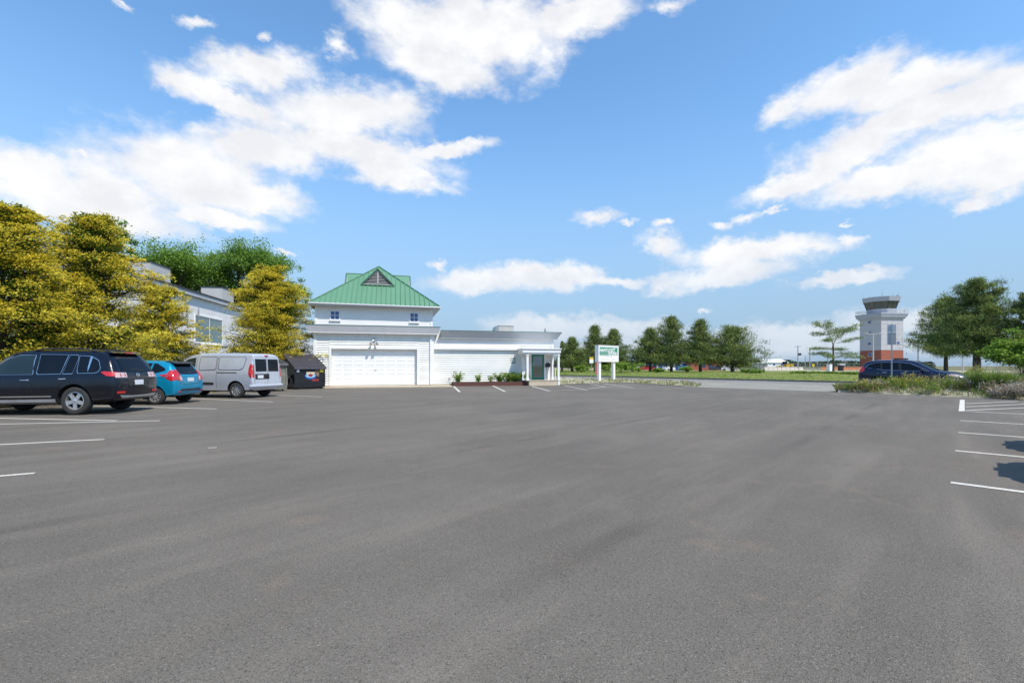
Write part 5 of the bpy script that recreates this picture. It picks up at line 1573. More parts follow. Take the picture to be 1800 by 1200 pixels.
def pine(root, H, rad, seed, base=0.22, n=46, needle=0.34, trunk_r=0.2, peak=0.9, lean=0.0, k0=34, squat=1.0, top_w=0.10, wn=0.05, clump=0.10):
    """black pine: boughs in loose whorls, each carrying bunches of upright needles, with gaps between"""
    rs = np.random.RandomState(seed)
    Cs, Ds, Us, Ms, Ls = [], [], [], [], []
    limb = MB()
    ga = rs.rand() * 6.28
    def bunch(cen, sg, k, outv, fresh):
        P = cen + rs.normal(size=(k, 3)) * np.array([sg, sg, sg * 0.62])
        up = (P[:, 2] - cen[2]) / sg
        D = rs.normal(size=(k, 3)) * 0.5 + outv * 0.5 + np.array([0, 0, 0.8])
        Cs.append(P); Ds.append(D); Us.append(rs.normal(size=(k, 3)))
        Ms.append((rs.rand(k) < fresh + 0.16 * up).astype(int)); Ls.append(needle * (0.65 + 0.7 * rs.rand(k)))
    for i in range(n):
        t = (i + rs.rand()) / n
        t = t ** 1.15
        ga += 2.4 + rs.normal() * 0.35
        a = ga
        L = rad * (top_w + (1 - top_w) * (1 - t) ** peak) * (0.78 + 0.22 * min(1, t / 0.12)) * (0.62 + 0.55 * rs.rand())
        h0 = H * (base + (1 - base) * t * 0.97)
        rise = (0.10 + 0.55 * t + 0.15 * rs.normal()) * L * squat * 0.6
        d = np.array([math.cos(a), math.sin(a), 0.0]); lat = np.array([-d[1], d[0], 0.0])
        nb = max(2, int(2.2 + 6.0 * L / rad))
        tip = d * L + np.array([lean * h0, 0, h0 + rise])
        limb.tube([(lean * h0, 0, h0 - 0.1), tuple(d * L * 0.5 + np.array([lean * h0, 0, h0 + rise * 0.25])), tuple(tip)], [trunk_r * (0.42 - 0.3 * t), trunk_r * 0.2, 0.015], 5, caps=False)
        fresh0 = 0.42 if rs.rand() < 0.55 else 0.14
        for j in range(nb):
            q = 0.22 + 0.82 * (j + rs.rand() * 0.8) / nb
            cen = d * L * q + lat * rs.normal() * L * 0.20 * q + np.array([lean * h0, 0, h0 + rise * q * q + 0.10 * L * rs.normal() * 0.6])
            sg = rad * clump * (0.65 + 0.7 * rs.rand()) * (0.75 + 0.25 * (1 - t))
            bunch(cen, sg, int(k0 * (0.6 + 0.8 * rs.rand())), d * q, fresh0)
    for i in range(10):   # candles at the top
        q = rs.rand() * rad * max(top_w, .1) * 1.1 * (i > 0); a = rs.rand() * 6.28
        bunch(np.array([math.cos(a) * q + lean * H, math.sin(a) * q, H * (0.975 - 0.10 * (i > 0) * rs.rand())]), rad * 0.065, int(k0 * .8), np.array([0, 0, 0.6]), 0.25)
    L_ = np.concatenate(Ls)
    leaves('crown', np.concatenate(Cs), np.concatenate(Ds), np.concatenate(Us), L_, np.maximum(wn, L_ * 0.12), np.concatenate(Ms), [M['pine1'], M['pine2']], root)
    tr_ = MB(); tr_.tube([(0, 0, -0.1), (lean * H * .2, 0.02, H * .2), (lean * H * .55, 0, H * .55), (lean * H, 0, H * .96)], [trunk_r * 1.15, trunk_r * .9, trunk_r * .55, 0.02], 9)
    tr_.add(limb.v, limb.f, 0, True)
    tr_.build('trunk', M['bark'], root, recalc=False)

def at_px(px, z):
    return ((px - 900) / FPX * z, z)
def top_h(py, z): return CAM_H + (HOR - py) / FPX * z

# golden conifers along the left building
for i, (px, z, ptop, rad, n, lead, label) in enumerate((
        (4, 15.6, 372, 2.5, 1050, 9, 'tall golden conifer at the left edge behind the black car'),
        (160, 18.6, 390, 2.75, 1300, 11, 'tall golden conifer rising behind the middle of the black car'),
        (284, 22.6, 510, 1.85, 620, 5, 'smaller golden conifer behind the teal hatchback in front of the stucco wall'),
        (474, 29.3, 474, 3.0, 1400, 7, 'broad golden conifer between the stucco building and the garage'))):
    x, y = at_px(px, z)
    t = thing('golden_conifer', label, 'tree', (x, y, 0.02), i * 1.3, 'golden conifers along the stucco building')
    conifer_gold(t, top_h(ptop, z), rad, 11 + i, base=(0.9, 0.8, 0.45, 1.75)[i], n=n, lead=lead)
# broadleaf trees behind it
for i, (px, z, ptop, rad, sd, mats, sp, label) in enumerate((
        (300, 51, 418, 5.4, 3, ('leaf1', 'leaf2'), False, 'dense round green tree behind the stucco building'),
        (425, 56, 424, 5.6, 8, ('leaf2', 'leaf1'), True, 'loose twiggy green tree right of the dense round one'),
        (492, 60, 462, 3.4, 9, ('leaf2', 'leaf1'), True, 'low green tree peeping over the bushy golden conifer'),
        (183, 42, 382, 2.2, 4, ('leaf1', 'leaf2'), False, 'green tree top showing behind the tall middle golden conifer'))):
    x, y = at_px(px, z)
    t = thing('broadleaf_tree', label, 'tree', (x, y, -0.05), i, 'broadleaf trees behind the stucco building')
    broadleaf(t, top_h(ptop, z), rad, sd, [M[mats[0]], M[mats[1]]], base=0.35, n=(290, 230, 110, 90)[i], k0=190, size=0.21, sparse_top=sp, trunk_r=0.3)
# pines beyond the road
for i, (px, pb_, z, ptop, rad, sd, base, squat, label) in enumerate((
        (1006, 655, 80, 594, 4.0, 21, .18, 1.0, 'shortest dark pine just right of the office porch'),
        (1046, 655, 84, 572, 5.1, 22, .16, 1.0, 'pointed dark pine rising behind the left half of the white sign'),
        (1079, 655, 82, 579, 4.7, 23, .16, 1.0, 'dark pine behind the right half of the white sign'),
        (988, 655, 86, 600, 1.4, 27, .25, 1.0, 'thin pine top beside the porch roof'),
        (1143, 656, 80, 578, 4.9, 24, .20, 1.0, 'leftmost of the four pines in a row beyond the road'),
        (1180, 656, 80, 557, 5.4, 25, .19, 1.0, 'tallest of the four pines in a row beyond the road'),
        (1231, 656, 78, 562, 5.1, 26, .20, 1.0, 'third pine from the left in the row beyond the road'),
        (1287, 656, 77, 576, 6.2, 28, .17, 1.5, 'broad flat crowned pine at the right end of the row beyond the road'))):
    x, y = at_px(px, z)
    t = thing('pine_tree', label, 'tree', (x, y, 0.28), i * 0.9, 'dark pines beyond the road')
    pine(t, top_h(ptop, z) - 0.28, rad, sd, base=base, n=(54, 64, 60, 26, 64, 76, 68, 74)[i], needle=0.42, k0=58, trunk_r=0.24, peak=(1.15, 1.2, 1.15, 1.2, 1.15, .95, 1.05, .85)[i], squat=squat, top_w=(.08, .05, .08, .1, .06, .10, .08, .12)[i], wn=0.06, clump=.080)
for i, (px, z, ptop, rad, sd, base, tr_r, n, label) in enumerate((
        (1663, 42, 522, 3.3, 31, .32, .17, 58, 'left pine with thin trunk and long low boughs beside the tower'),
        (1717, 35.5, 494, 3.1, 32, .30, .25, 76, 'thick trunked tall pine behind the ornamental grass'),
        (1806, 33, 514, 2.0, 33, .32, .2, 36, 'dark pine cut off by the right edge of the picture'))):
    x, y = at_px(px, z)
    t = thing('pine_tree', label, 'tree', (x, y, 0.15), i * 1.7 + .4, 'pines on the right beyond the road')
    pine(t, top_h(ptop, z) - 0.15, rad, sd, base=base, n=n, needle=0.24, k0=120, trunk_r=tr_r, peak=(.8, .62, .8)[i], squat=(.9, 1.1, 1.0)[i], top_w=(.10, .16, .12)[i], wn=0.026, clump=.078)
# sparse young pine with spread boughs in front of the tower
x, y = at_px(1464.5, 62)
t = thing('sparse_pine', 'thin open pine with flat separate boughs left of the control tower', 'tree', (x, y, 0.3))
rs = np.random.RandomState(77)
tr_ = MB(); Cs, Ds, Us, Ms, Ls = [], [], [], [], []
z0 = 62
def sp(px, py): return np.array([(px - 1464.5) / FPX * z0, 0.0, CAM_H + (HOR - py) / FPX * z0 - 0.3])
tr_.tube([sp(1465, 658), sp(1465, 640), sp(1464.5, 606)], [.15, .12, .09], 8)
boughs = [((1464.5, 606), (1456, 590), (1450, 577), .06, -.6), ((1464.5, 606), (1474, 594), (1490, 577), .06, .8), ((1456, 590), (1452, 572), (1456, 566), .03, 0), ((1450, 577), (1443, 573), (1437, 567), .03, .4), ((1474, 594), (1468, 585), (1466, 578), .03, -.3),
          ((1456, 590), (1448, 586), (1437, 584), .03, .8), ((1460, 600), (1452, 598), (1444, 598), .03, -.9), ((1476, 592), (1486, 578), (1500, 571), .03, -.4), ((1480, 588), (1494, 580), (1508, 577), .03, .9), ((1470, 603), (1484, 600), (1500, 594), .03, -.9),
          ((1464.8, 625), (1454, 618), (1436, 622), .04, .7), ((1464.8, 614), (1444, 611), (1424, 612), .03, -.7), ((1465, 620), (1484, 620), (1512, 622), .04, 1.1), ((1465, 630), (1478, 625), (1500, 628), .04, -1.0), ((1464.6, 614), (1470, 612), (1486, 614), .03, .5), ((1465, 632), (1455, 626), (1442, 624), .03, -1.2)]
for (a, b, c_, r_, dy) in boughs:
    A_, B_, C_ = sp(*a), sp(*b), sp(*c_)
    B_ = B_ + np.array([0, dy * .5, 0]); C_ = C_ + np.array([0, dy, 0])
    tr_.tube([A_, B_, C_], [r_, r_ * .7, .012], 6, caps=False)
    for q in np.linspace(.42, 1.05, 8):
        cen = (1 - q) ** 2 * A_ + 2 * q * (1 - q) * B_ + q * q * C_
        cen = cen + rs.normal(size=3) * np.array([.12, .25, .06]); k = 70
        Cs.append(cen + rs.normal(size=(k, 3)) * np.array([.26, .35, .11])); Ds.append(rs.normal(size=(k, 3)) * .6 + np.array([0, 0, .6])); Us.append(rs.normal(size=(k, 3)))
        Ms.append((rs.rand(k) < .4).astype(int)); Ls.append(.20 * (.7 + .6 * rs.rand(k)))
L_ = np.concatenate(Ls)
leaves('crown', np.concatenate(Cs), np.concatenate(Ds), np.concatenate(Us), L_, np.full(len(L_), .045), np.concatenate(Ms), [M['pine1'], M['pine2']], t)
tr_.build('trunk', M['bark'], t, recalc=False)

# shrubs
def shrub(name, label, px, z, ptop, rad, mats, seed, group=None, n=40, k0=70, size=0.12, base=0.02, cat='shrub', z0=0.0):
    x, y = at_px(px, z)
    t = thing(name, label, cat, (x, y, z0), seed * .7, group)
    broadleaf(t, max(.3, top_h(ptop, z) - z0), rad, seed, [M[m] for m in mats], base=base, n=n, k0=k0, size=size, lobes=5, trunk_r=0.04)
    return t
shrub('lime_shrub', 'bright yellow green leafy tree at the right edge above the ornamental grass', 1797, 30, 574, 1.9, ('lime', 'leaf1'), 41, None, 150, 120, 0.17, 0.15, 'tree', 0.1)
shrub('yellow_shrub', 'small yellow green bush above the nose of the blue car', 1708, 25.5, 641, 0.55, ('yellow_flower', 'lime'), 42, None, 40, 70, 0.07, z0=0.1)
for i, (px, z, pt, r_, m, lab) in enumerate(((1092, 70, 636, 1.6, ('lime', 'leaf1'), 'bright green bush right of the white sign posts'), (1112, 74, 637, 1.7, ('leaf1', 'lime'), 'rounded green bush left of the pine row'), (1060, 78, 640, 1.4, ('lime', 'leaf2'), 'pale green bush seen between the white sign posts'),
        (1022, 76, 641, 1.3, ('lime', 'leaf1'), 'light green bush under the pines beside the orange flag'), (1157, 68, 646, 0.8, ('lime', 'leaf1'), 'small lime bush between the first two row pines'), (1206, 68, 643, 1.0, ('leaf1', 'lime'), 'green bush between the second and third row pines'),
        (1318, 66, 649, 1.2, ('leaf2', 'leaf1'), 'low dark bush at the foot of the broad pine'), (1333, 66, 649.5, 0.8, ('leaf2', 'leaf1'), 'small bush at the right end of the pine row'))):
    shrub('roadside_bush', lab, px, z, pt, r_, m, 50 + i, 'bushes beyond the road', 36, 50, 0.22, z0=0.3)
for i in range(7):
    shrub('low_bush', 'low green bush in the clipped row on the lawn beyond the road', 1398 + i * 17.5, 62 - i * 1.2, 654.0 + (i % 3) * 0.6, 0.85, ('leaf1', 'lime'), 70 + i, 'low bushes on the lawn left of the blue car', 30, 40, 0.16, z0=0.3)

# plants in the timber planter
rs0 = random.Random(4)
specs = [(806, 654, .36, 'upright green plant at the left end of the planter'), (841, 658, .30, 'thin plant second from the left in the planter'), (862, 659, .26, 'wispy small plant mid planter'), (878, 653, .42, 'arching plant left of the dense planter clump'), (895, 654, .48, 'bushy plant in the dense clump of the planter'), (908, 655, .48, 'full green plant near the right end of the planter'), (921, 655, .42, 'last plant in the planter beside the porch post')]
for i, (px, pt, r_, lab) in enumerate(specs):
    u = BU(px, PV + .5); loc = bplace(u, PV + .5, .19)
    z = loc[1]
    t = thing('planter_plant', lab, 'plant', loc, i, 'plants in the timber planter')
    H_ = top_h(pt, z) - .19
    rs = np.random.RandomState(90 + i)
    ns = (18, 8, 5, 20, 26, 30, 26)[i]
    st_ = MB(); Cs, Ds, Us, Ms, Ls = [], [], [], [], []
    for k in range(ns):
        a = rs.rand() * 6.28; tip = np.array([math.cos(a) * r_ * (.4 + rs.rand()), math.sin(a) * r_ * .7, H_ * (.55 + .5 * rs.rand())])
        mid = tip * np.array([.35, .35, .6])
        st_.tube([(0.03 * math.cos(a), .03 * math.sin(a), 0), mid, tip], [.008, .006, .003], 4, caps=False)
        q = rs.rand(34, 1) * .85 + .15
        P = 2 * q * (1 - q) * mid + q * q * tip
        Cs.append(P + rs.normal(size=P.shape) * .045); Ds.append(rs.normal(size=P.shape) + np.array([0, 0, .3])); Us.append(rs.normal(size=P.shape) + UPV); Ms.append(rs.choice([0, 0, 1, 2], len(P))); Ls.append(.07 + .07 * rs.rand(len(P)))
    L_ = np.concatenate(Ls)
    leaves('foliage', np.concatenate(Cs), np.concatenate(Ds), np.concatenate(Us), L_, L_ * .5, np.concatenate(Ms), [M['leaf1'], M['weed1'], M['lime']], t)
    st_.build('stem', M['leaf2'], t, recalc=False)

# weeds in the bed on the right: each clump a plant of its own
def clump(name, label, x, y, H_, rad, mats, seed, group, ns=26, nl=18, lsize=.05, cat='plant', z0=.1, blades=False, par=None):
    t = thing(name, label, cat, (x, y, z0), seed, group)
    rs = np.random.RandomState(seed)
    Cs, Ds, Us, Ms, Ls, Ws = [], [], [], [], [], []
    st_ = MB()
    for k in range(ns):
        a = rs.rand() * 6.28; b = np.array([math.cos(a), math.sin(a), 0]) * rad * .5 * rs.rand()
        tip = b + np.array([math.cos(a), math.sin(a), 0]) * rad * (.2 + .7 * rs.rand()) * (1.0 if not blades else 1.3) + np.array([0, 0, H_ * (.45 + .6 * rs.rand())])
        mid = b * .6 + tip * np.array([.25, .25, .55])
        if k % 2 == 0 or blades:
            st_.tube([b, mid, tip] if not blades else [b, mid + np.array([0, 0, H_ * .2]), tip], [.006, .005, .002], 3, caps=False)
        q = rs.rand(nl, 1) * .9 + .1
        P = (1 - q) ** 2 * b + 2 * q * (1 - q) * mid + q * q * tip
        Cs.append(P + rs.normal(size=P.shape) * .05); Ds.append(rs.normal(size=P.shape) + np.array([0, 0, .5])); Us.append(rs.normal(size=P.shape) + UPV)
        m = np.where(q[:, 0] > .82, 2, rs.choice([0, 0, 1], nl)); Ms.append(m); L = lsize * (.7 + .8 * rs.rand(nl)); Ls.append(L); Ws.append(L * .55)
    leaves('foliage', np.concatenate(Cs), np.concatenate(Ds), np.concatenate(Us), np.concatenate(Ls), np.concatenate(Ws), np.concatenate(Ms), [M[m] for m in mats], t)
    st_.build('stem', M['weed1'], t, recalc=False)
    return t
rg = random.Random(12)
wk = 0
kinds = [('weed1', 'leaf1', 'lime'), ('weed1', 'weed2', 'weed3'), ('leaf1', 'weed1', 'weed2'), ('weed2', 'weed1', 'flower'), ('weed1', 'lime', 'yellow_flower')]
for i in range(64):
    tt = 0.03 + 0.62 * (i + rg.random()) / 64
    s_ = rg.random() ** .8
    x, y = bed_pt(tt, .06 + .88 * s_)
    if tt < .10 and s_ > .55: continue
    ramp = min(1.0, .30 + tt * 3.2)
    hh = (.42 + .28 * rg.random() + .22 * s_) * ramp
    kd = kinds[rg.choice([0, 0, 0, 1, 2, 2, 3, 4, 4])]
    clump('weed_clump', 'leafy weed clump in the planted bed in front of the blue car', x, y, hh, .30 + .18 * rg.random(), kd, 200 + i, 'weed clumps in the planted bed', 26, 22, .055, z0=.14)
# fountain grass
for i, (px, z, hh, rad, lab) in enumerate(((1716, 20.6, 1.00, .62, 'dark green fountain grass with pale arching blades'), (1745, 20.0, 1.05, .70, 'larger fountain grass in the middle of the bed'), (1775, 19.6, .95, .6, 'fountain grass partly behind the pale pink flowers'))):
    x, y = at_px(px, z)
    t = thing('fountain_grass', lab, 'ornamental grass', (x, y, .15), i, 'fountain grasses in the bed')
    rs = np.random.RandomState(300 + i)
    for nm, nbl, mat, w0, hm in (('blades', 480, 'leaf2', .012, 1.0), ('plumes', 60, 'weed3', .010, 1.32)):
        mb = MB()
        for k in range(nbl):
            a = rs.rand() * 6.28; sp_ = (.25 + .9 * rs.rand()) * rad * (1.0 if nm == 'blades' else .95); h_ = hh * hm * (.6 + .5 * rs.rand())
            b = np.array([math.cos(a), math.sin(a), 0]) * .12 * rs.rand(); d = np.array([math.cos(a + rs.normal() * .2), math.sin(a + rs.normal() * .2), 0])
            side = np.array([-d[1], d[0], 0]) * w0
            pts = []
            for q in (0, .35, .7, 1.0):
                p = b + d * sp_ * q ** 1.6 + UPV * h_ * (1.55 * q - .62 * q * q if nm == 'blades' else 1.25 * q - .25 * q * q); pts.append((p - side * (1 - .8 * q), p + side * (1 - .8 * q)))
            vs = [v for pr in pts for v in pr]
            mb.add(vs, [(0, 1, 3, 2), (2, 3, 5, 4), (4, 5, 7, 6)], 0 if rs.rand() < .7 else 1)
        mb.build(nm, [M[mat], M['weed1' if nm == 'blades' else 'weed2']], t, recalc=False)
# pale pink flowering plants at the right edge of the bed
for i, (px, z, hh, rad) in enumerate(((1766, 18.7, .45, .4), (1784, 18.5, .55, .4), (1800, 18.2, .65, .4), (1752, 18.9, .25, .25), (1797, 19.0, .65, .4))):
    x, y = at_px(px, z)
    clump('flowering_plant', ('low mauve flowering plant at the front of the bed', 'pale pink flowering plant left of the tallest one', 'tallest pale pink flowering plant at the right edge', 'smallest mauve plant beside the white stones', 'pale flowering plant behind the tallest pink one')[i], x, y, hh, rad, ('weed3', 'flower', 'flower'), 330 + i, 'pale flowering plants in the bed', 40, 26, .045, z0=.12)
# stones along the bed edge
for i in range(26):
    tt = .05 + .66 * i / 26 + rg.random() * .02
    x, y = bed_pt(tt, .03 + .07 * rg.random())
    r_ = .05 + .11 * rg.random() ** 2
    bm = bmesh.new(); bmesh.ops.create_icosphere(bm, subdivisions=2, radius=r_)
    for v in bm.verts: v.co *= 1 + .25 * (rg.random() - .5); v.co.z *= .7
    me = bpy.data.meshes.new('stone'); bm.to_mesh(me); bm.free(); me.materials.append(M['sand'])
    o = link('edging_stone', me); o.location = (x, y, r_ * .3 + .02)
    tag(o, 'pale rough stone along the front edge of the weedy planted bed', 'stone', 'stones edging the planted bed')
# loose ground cover: dry tufts on the bed, the verge and along the kerb
def tufts(name, pts, hmin, hmax, mats, seed, per=7, w=.02):
    rs = np.random.RandomState(seed); Cs, Ds, Us, Ms, Ls = [], [], [], [], []
    for (x, y, z, s_) in pts:
        k = per; h = (hmin + (hmax - hmin) * rs.rand(k)) * s_
        D = rs.normal(size=(k, 3)) * .45 + UPV
        P = np.array([x, y, z]) + rs.normal(size=(k, 3)) * np.array([.09, .09, 0]) + unit(D) * (h * .45)[:, None]
        Cs.append(P); Ds.append(D); Us.append(rs.normal(size=(k, 3))); Ms.append(rs.randint(0, len(mats), k)); Ls.append(h)
    L_ = np.concatenate(Ls)
    o = leaves(name, np.concatenate(Cs), np.concatenate(Ds), np.concatenate(Us), L_, np.maximum(w, L_ * .16), np.concatenate(Ms), [M[m] for m in mats], None)
    o['kind'] = 'stuff'; return o
P = []
for i in range(1500):
    tt = rg.random() * .9; s_ = rg.random(); x, y = bed_pt(tt, .02 + .96 * s_); P.append((x, y, .05 + .2 * math.sin(math.pi * s_), .6 + .8 * rg.random()))
tag(tufts('bed_ground_cover', P, .10, .28, ['weed1', 'weed2', 'weed3', 'leaf1'], 5, 7, .02), 'tangled weeds and dry grass covering the planted bed', 'ground cover')
P = []
for i in range(520):
    # verge in front of the white sign, and its tip by the driveway
    q = rg.random()
    if q < .75:
        px = 985 + 245 * rg.random() ** .9
        f0 = np.interp(px, [985, 1095, 1130, 1200, 1235], [675.5, 672.5, 674.0, 679.0, 680.5]); f1 = np.interp(px, [985, 1095, 1200, 1235], [664.5, 666, 671.5, 677])
        py = f0 - (f0 - f1) * rg.random() ** 1.3
        x, y = ground_at(px, py); P.append((x, y, .03, .5 + rg.random()))
    else:
        a = -60 + 90 * rg.random(); x, y = road_pt(a, 36.6 + rg.random() * .3); 
        if (x - 900) is not None and x < 14: P.append((x, y, .02, .6))
tag(tufts('verge_ground_cover', P, .08, .24, ['weed1', 'weed3', 'leaf1', 'weed2'], 6, 6, .035), 'sparse weeds on the gravel verge in front of the white sign', 'ground cover')
P = []
for i in range(4200):
    a = -95 + 105 * rg.random(); n = 43.9 + 20 * rg.random() ** 1.6; x, y = road_pt(a, n); P.append((x, y, grass_h(n), .7 + .6 * rg.random()))
tag(tufts('lawn_grass', P, .06, .15, ['weed1', 'leaf1', 'lime', 'weed1'], 7, 6, .04), 'short grass on the raised lawn beyond the road', 'grass')
# woods on the horizon
rs = np.random.RandomState(5)
Cs, Ds, Us, Ls = [], [], [], []
for i in range(1500):
    a = -0.35 + 1.25 * (i + rs.rand()) / 1500
    z = 560 + 160 * rs.rand(); x = a * z
    hh = (5.5 + 2.6 * rs.rand()) * (1.0 + .25 * math.sin(a * 37) * math.sin(a * 13))
    k = 16
    cz = hh * (1 - .55 * rs.rand(k) ** 1.5); P_ = np.stack([x + rs.normal(size=k) * 1.9, z + rs.normal(size=k) * 2, cz], 1)
    Cs.append(P_); Ds.append(rs.normal(size=(k, 3)) + UPV * .8); Us.append(rs.normal(size=(k, 3))); Ls.append(2.0 + 1.4 * rs.rand(k))
    k = 5
    P_ = np.stack([x + rs.normal(size=k) * 2.4, z + 3 + rs.normal(size=k) * 2, .2 + hh * .45 * rs.rand(k)], 1)
    Cs.append(P_); Ds.append(rs.normal(size=(k, 3)) * .3 + UPV); Us.append(rs.normal(size=(k, 3))); Ls.append(4.0 + 1.4 * rs.rand(k))
L_ = np.concatenate(Ls)
o = leaves('far_woods', np.concatenate(Cs), np.concatenate(Ds), np.concatenate(Us), L_, L_ * .8, np.zeros(len(L_), int), [M['woods']], None)
tag(o, 'low dark band of woods along the horizon beyond the airfield', 'woods', kind='stuff')
# ------------------------------------------------------------------ signs, tower, poles and far things
def mpaint(name, c, r=0.5): 
    if name not in M: M[name] = plain(name, c, r, 0.08, 3)
    return M[name]
# white double-post sign beside the road
sx0, sz0 = at_px(1052, 42.0)
sg = thing('roadside_sign', 'white box sign on two square posts with a green panel of white lettering', 'sign', (sx0, sz0, 0.0), math.atan2(RN.y, RN.x))
sl_ = 2.78; zb_, zt_ = top_h(634.6, 42.0), top_h(607.2, 42.0)
m = MB(); m.box(0, sl_, 0, .42, zb_, zt_); m.box(-.02, sl_ + .02, -.025, .445, zt_ + .001, zt_ + .05); m.box(-.02, sl_ + .02, -.025, .445, zb_ - .05, zb_ - .001)
m.box(-.02, .05, -.025, -.001, zb_, zt_); m.box(sl_ - .05, sl_ + .02, -.025, -.001, zb_, zt_); m.build('cabinet', M['white'], sg)
for x in (.30, 2.30):
    m = MB(); m.box(x - .13, x + .13, .08, .34, -.1, zb_ - .051); m.build('post', M['white'], sg)
h_ = zt_ - zb_
m = MB(); m.box(.14, sl_ - .14, -.010, -.001, zb_ + h_ * .40, zt_ - .13); gp_ = m.build('green_panel', mpaint('sign_green', (0.02, 0.23, 0.13)), sg)
RX = Matrix.Rotation(R(90), 4, 'X')
text_obj('lettering', 'NANTUCKET', .43, M['white'], gp_, Matrix.Translation((1.22, -.016, zb_ + h_ * .70)) @ RX, .004, .012, .83)
text_obj('lettering', 'SOUND', .36, M['white'], gp_, Matrix.Translation((1.95, -.016, zb_ + h_ * .50)) @ RX, .004, .012, .95)
m = MB(); m.box(.20, 1.35, -.014, -.0105, zb_ + h_ * .49, zb_ + h_ * .51); m.box(2.0, 2.5, -.014, -.0105, zb_ + h_ * .86, zb_ + h_ * .875); m.build('rule', M['white'], gp_)
m = MB(); m.box(.22, .30, -.006, -.001, zb_ + h_ * .26, zb_ + h_ * .37); m.box(.42, 1.9, -.006, -.001, zb_ + h_ * .30, zb_ + h_ * .345); m.box(.25, 1.6, -.006, -.001, zb_ + h_ * .12, zb_ + h_ * .15); m.box(1.8, 2.5, -.006, -.001, zb_ + h_ * .10, zb_ + h_ * .14)
m.build('small_print', M['hvac'], sg)
# yellow topped notice and orange feather flag behind it
x, y = at_px(1039.5, 52)
t = thing('notice_sign', 'small white notice with a yellow top on a thin post left of the white sign', 'sign', (x, y, 0.05), .35)
m = MB(); m.tube([(0, 0, -.1), (0, 0, 1.75)], .03, 6); m.build('post', M['metal_grey'], t)
zt2 = top_h(627.5, 52) - .05; zb2 = top_h(638, 52) - .05
m = MB(); m.box(-.24, .24, -.03, .0, zb2, zb2 + (zt2 - zb2) * .62); m.build('board', M['white'], t)
m = MB(); m.box(-.24, .24, -.03, .0, zb2 + (zt2 - zb2) * .62 + .002, zt2); m.build('yellow_board', mpaint('sign_yellow', (.62, .46, .02)), t)
x, y = at_px(1046, 50)
t = thing('feather_flag', 'red orange feather flag on a thin pole behind the left post of the white sign', 'flag', (x, y, 0.05), .2)
m = MB(); m.tube([(0, 0, -.1), (0, 0, 1.8), (.05, 0, 2.5), (.2, 0, 2.8)], [.02, .018, .014, .01], 6); m.build('pole', M['metal_grey'], t)
m = MB(); pts = []
for k in range(13):
    q = k / 12; z = .35 + 2.35 * q
    w_ = (.34 + .12 * math.sin(q * 5)) * (1 if q < .8 else 1 - ((q - .8) / .2) ** 2 * .8)
    pts.append((( .02 + .1 * q ** 4, .04 * math.sin(q * 7), z), (.02 + w_, .10 * math.sin(q * 6 + 1), z + .05)))
vs = [p for pr in pts for p in pr]
m.add(vs, [(2 * k, 2 * k + 1, 2 * k + 3, 2 * k + 2) for k in range(12)], 0, True); m.build('flag_cloth', mpaint('flag_red', (.42, .07, .02), .7), t, recalc=False)
# post with two plates seen from behind, in the planted bed
x, y = at_px(1567.5, 23.2)
t = thing('signpost', 'thin signpost with two stacked grey plates standing in the weedy bed before the blue car', 'sign', (x, y, 0.1), R(-38))
m = MB(); m.box(-.03, .03, -.012, .012, -.2, top_h(570, 23.2) - .1); m.build('post', M['metal_grey'], t)
zt3 = top_h(570.5, 23.2) - .1; zm = top_h(584, 23.2) - .1; zb3 = top_h(605.5, 23.2) - .1
m = MB(); m.box(-.17, .17, .0125, .018, zm + .01, zt3); m.build('upper_plate', mpaint('pale_plate', (.50, .55, .60)), t)
m = MB(); m.box(-.17, .17, .0125, .018, zb3, zm - .01); m.build('lower_plate', M['metal_grey'], t)

# control tower
TX, TZ = at_px(1549, 150)
tw = thing('control_tower', 'grey control tower with brick foot and glazed cab at the airfield', 'control tower', (TX, TZ, 0), R(7.0))
# local: near corner at the origin, right face along +x, left face along +y (receding left); rotated so the corner looks at us
S_ = 8.0
def th(py): return CAM_H + (HOR - py) / FPX * 150
zbk, zcor = th(614.8), th(560)
M['tower_grey'] = plain('tower_panel', (0.50, 0.48, 0.49), 0.6, 0.05, .5)
M['tower_trim'] = plain('tower_trim', (0.40, 0.42, 0.47), 0.5, 0.05, .5)
M['brick'] = plain('red_brick', (0.33, 0.10, 0.06), 0.8, 0.15, 1.5)
m = MB(); m.box(0, S_, 0, S_, 0, zbk - .06); m.build('brick_foot', M['brick'], tw)
m = MB(); m.box(0, S_, 0, S_, zbk + .001, zcor)
m.build('shaft', M['tower_grey'], tw)
m = MB()
for k in range(1, 6):
    z = zbk + (zcor - zbk) * k / 6; m.box(-.012, S_ + .012, -.012, -.002, z, z + .05); m.box(-.012, -.002, -.002, S_, z, z + .05)
for k in range(1, 4):
    m.box(S_ * k / 4, S_ * k / 4 + .05, -.012, -.002, zbk, zcor)
m.box(-.03, S_ + .03, -.03, S_ + .03, zbk - .06, zbk)
m.build('panel_joint', M['metal_grey'], tw)
def twin_left(y0, y1, z0, z1):
    f = MB(); f.box(-.09, -.002, y0, y1, z0, z0 + .1); f.box(-.09, -.002, y0, y1, z1 - .1, z1); f.box(-.09, -.002, y0, y0 + .1, z0 + .1, z1 - .1); f.box(-.09, -.002, y1 - .1, y1, z0 + .1, z1 - .1)
    fo = f.build('window', M['tower_grey'], tw); p = MB(); p.box(-.04, -.005, y0 + .1, y1 - .1, z0 + .1, z1 - .1); p.build('pane', M['sky_glass'], fo)
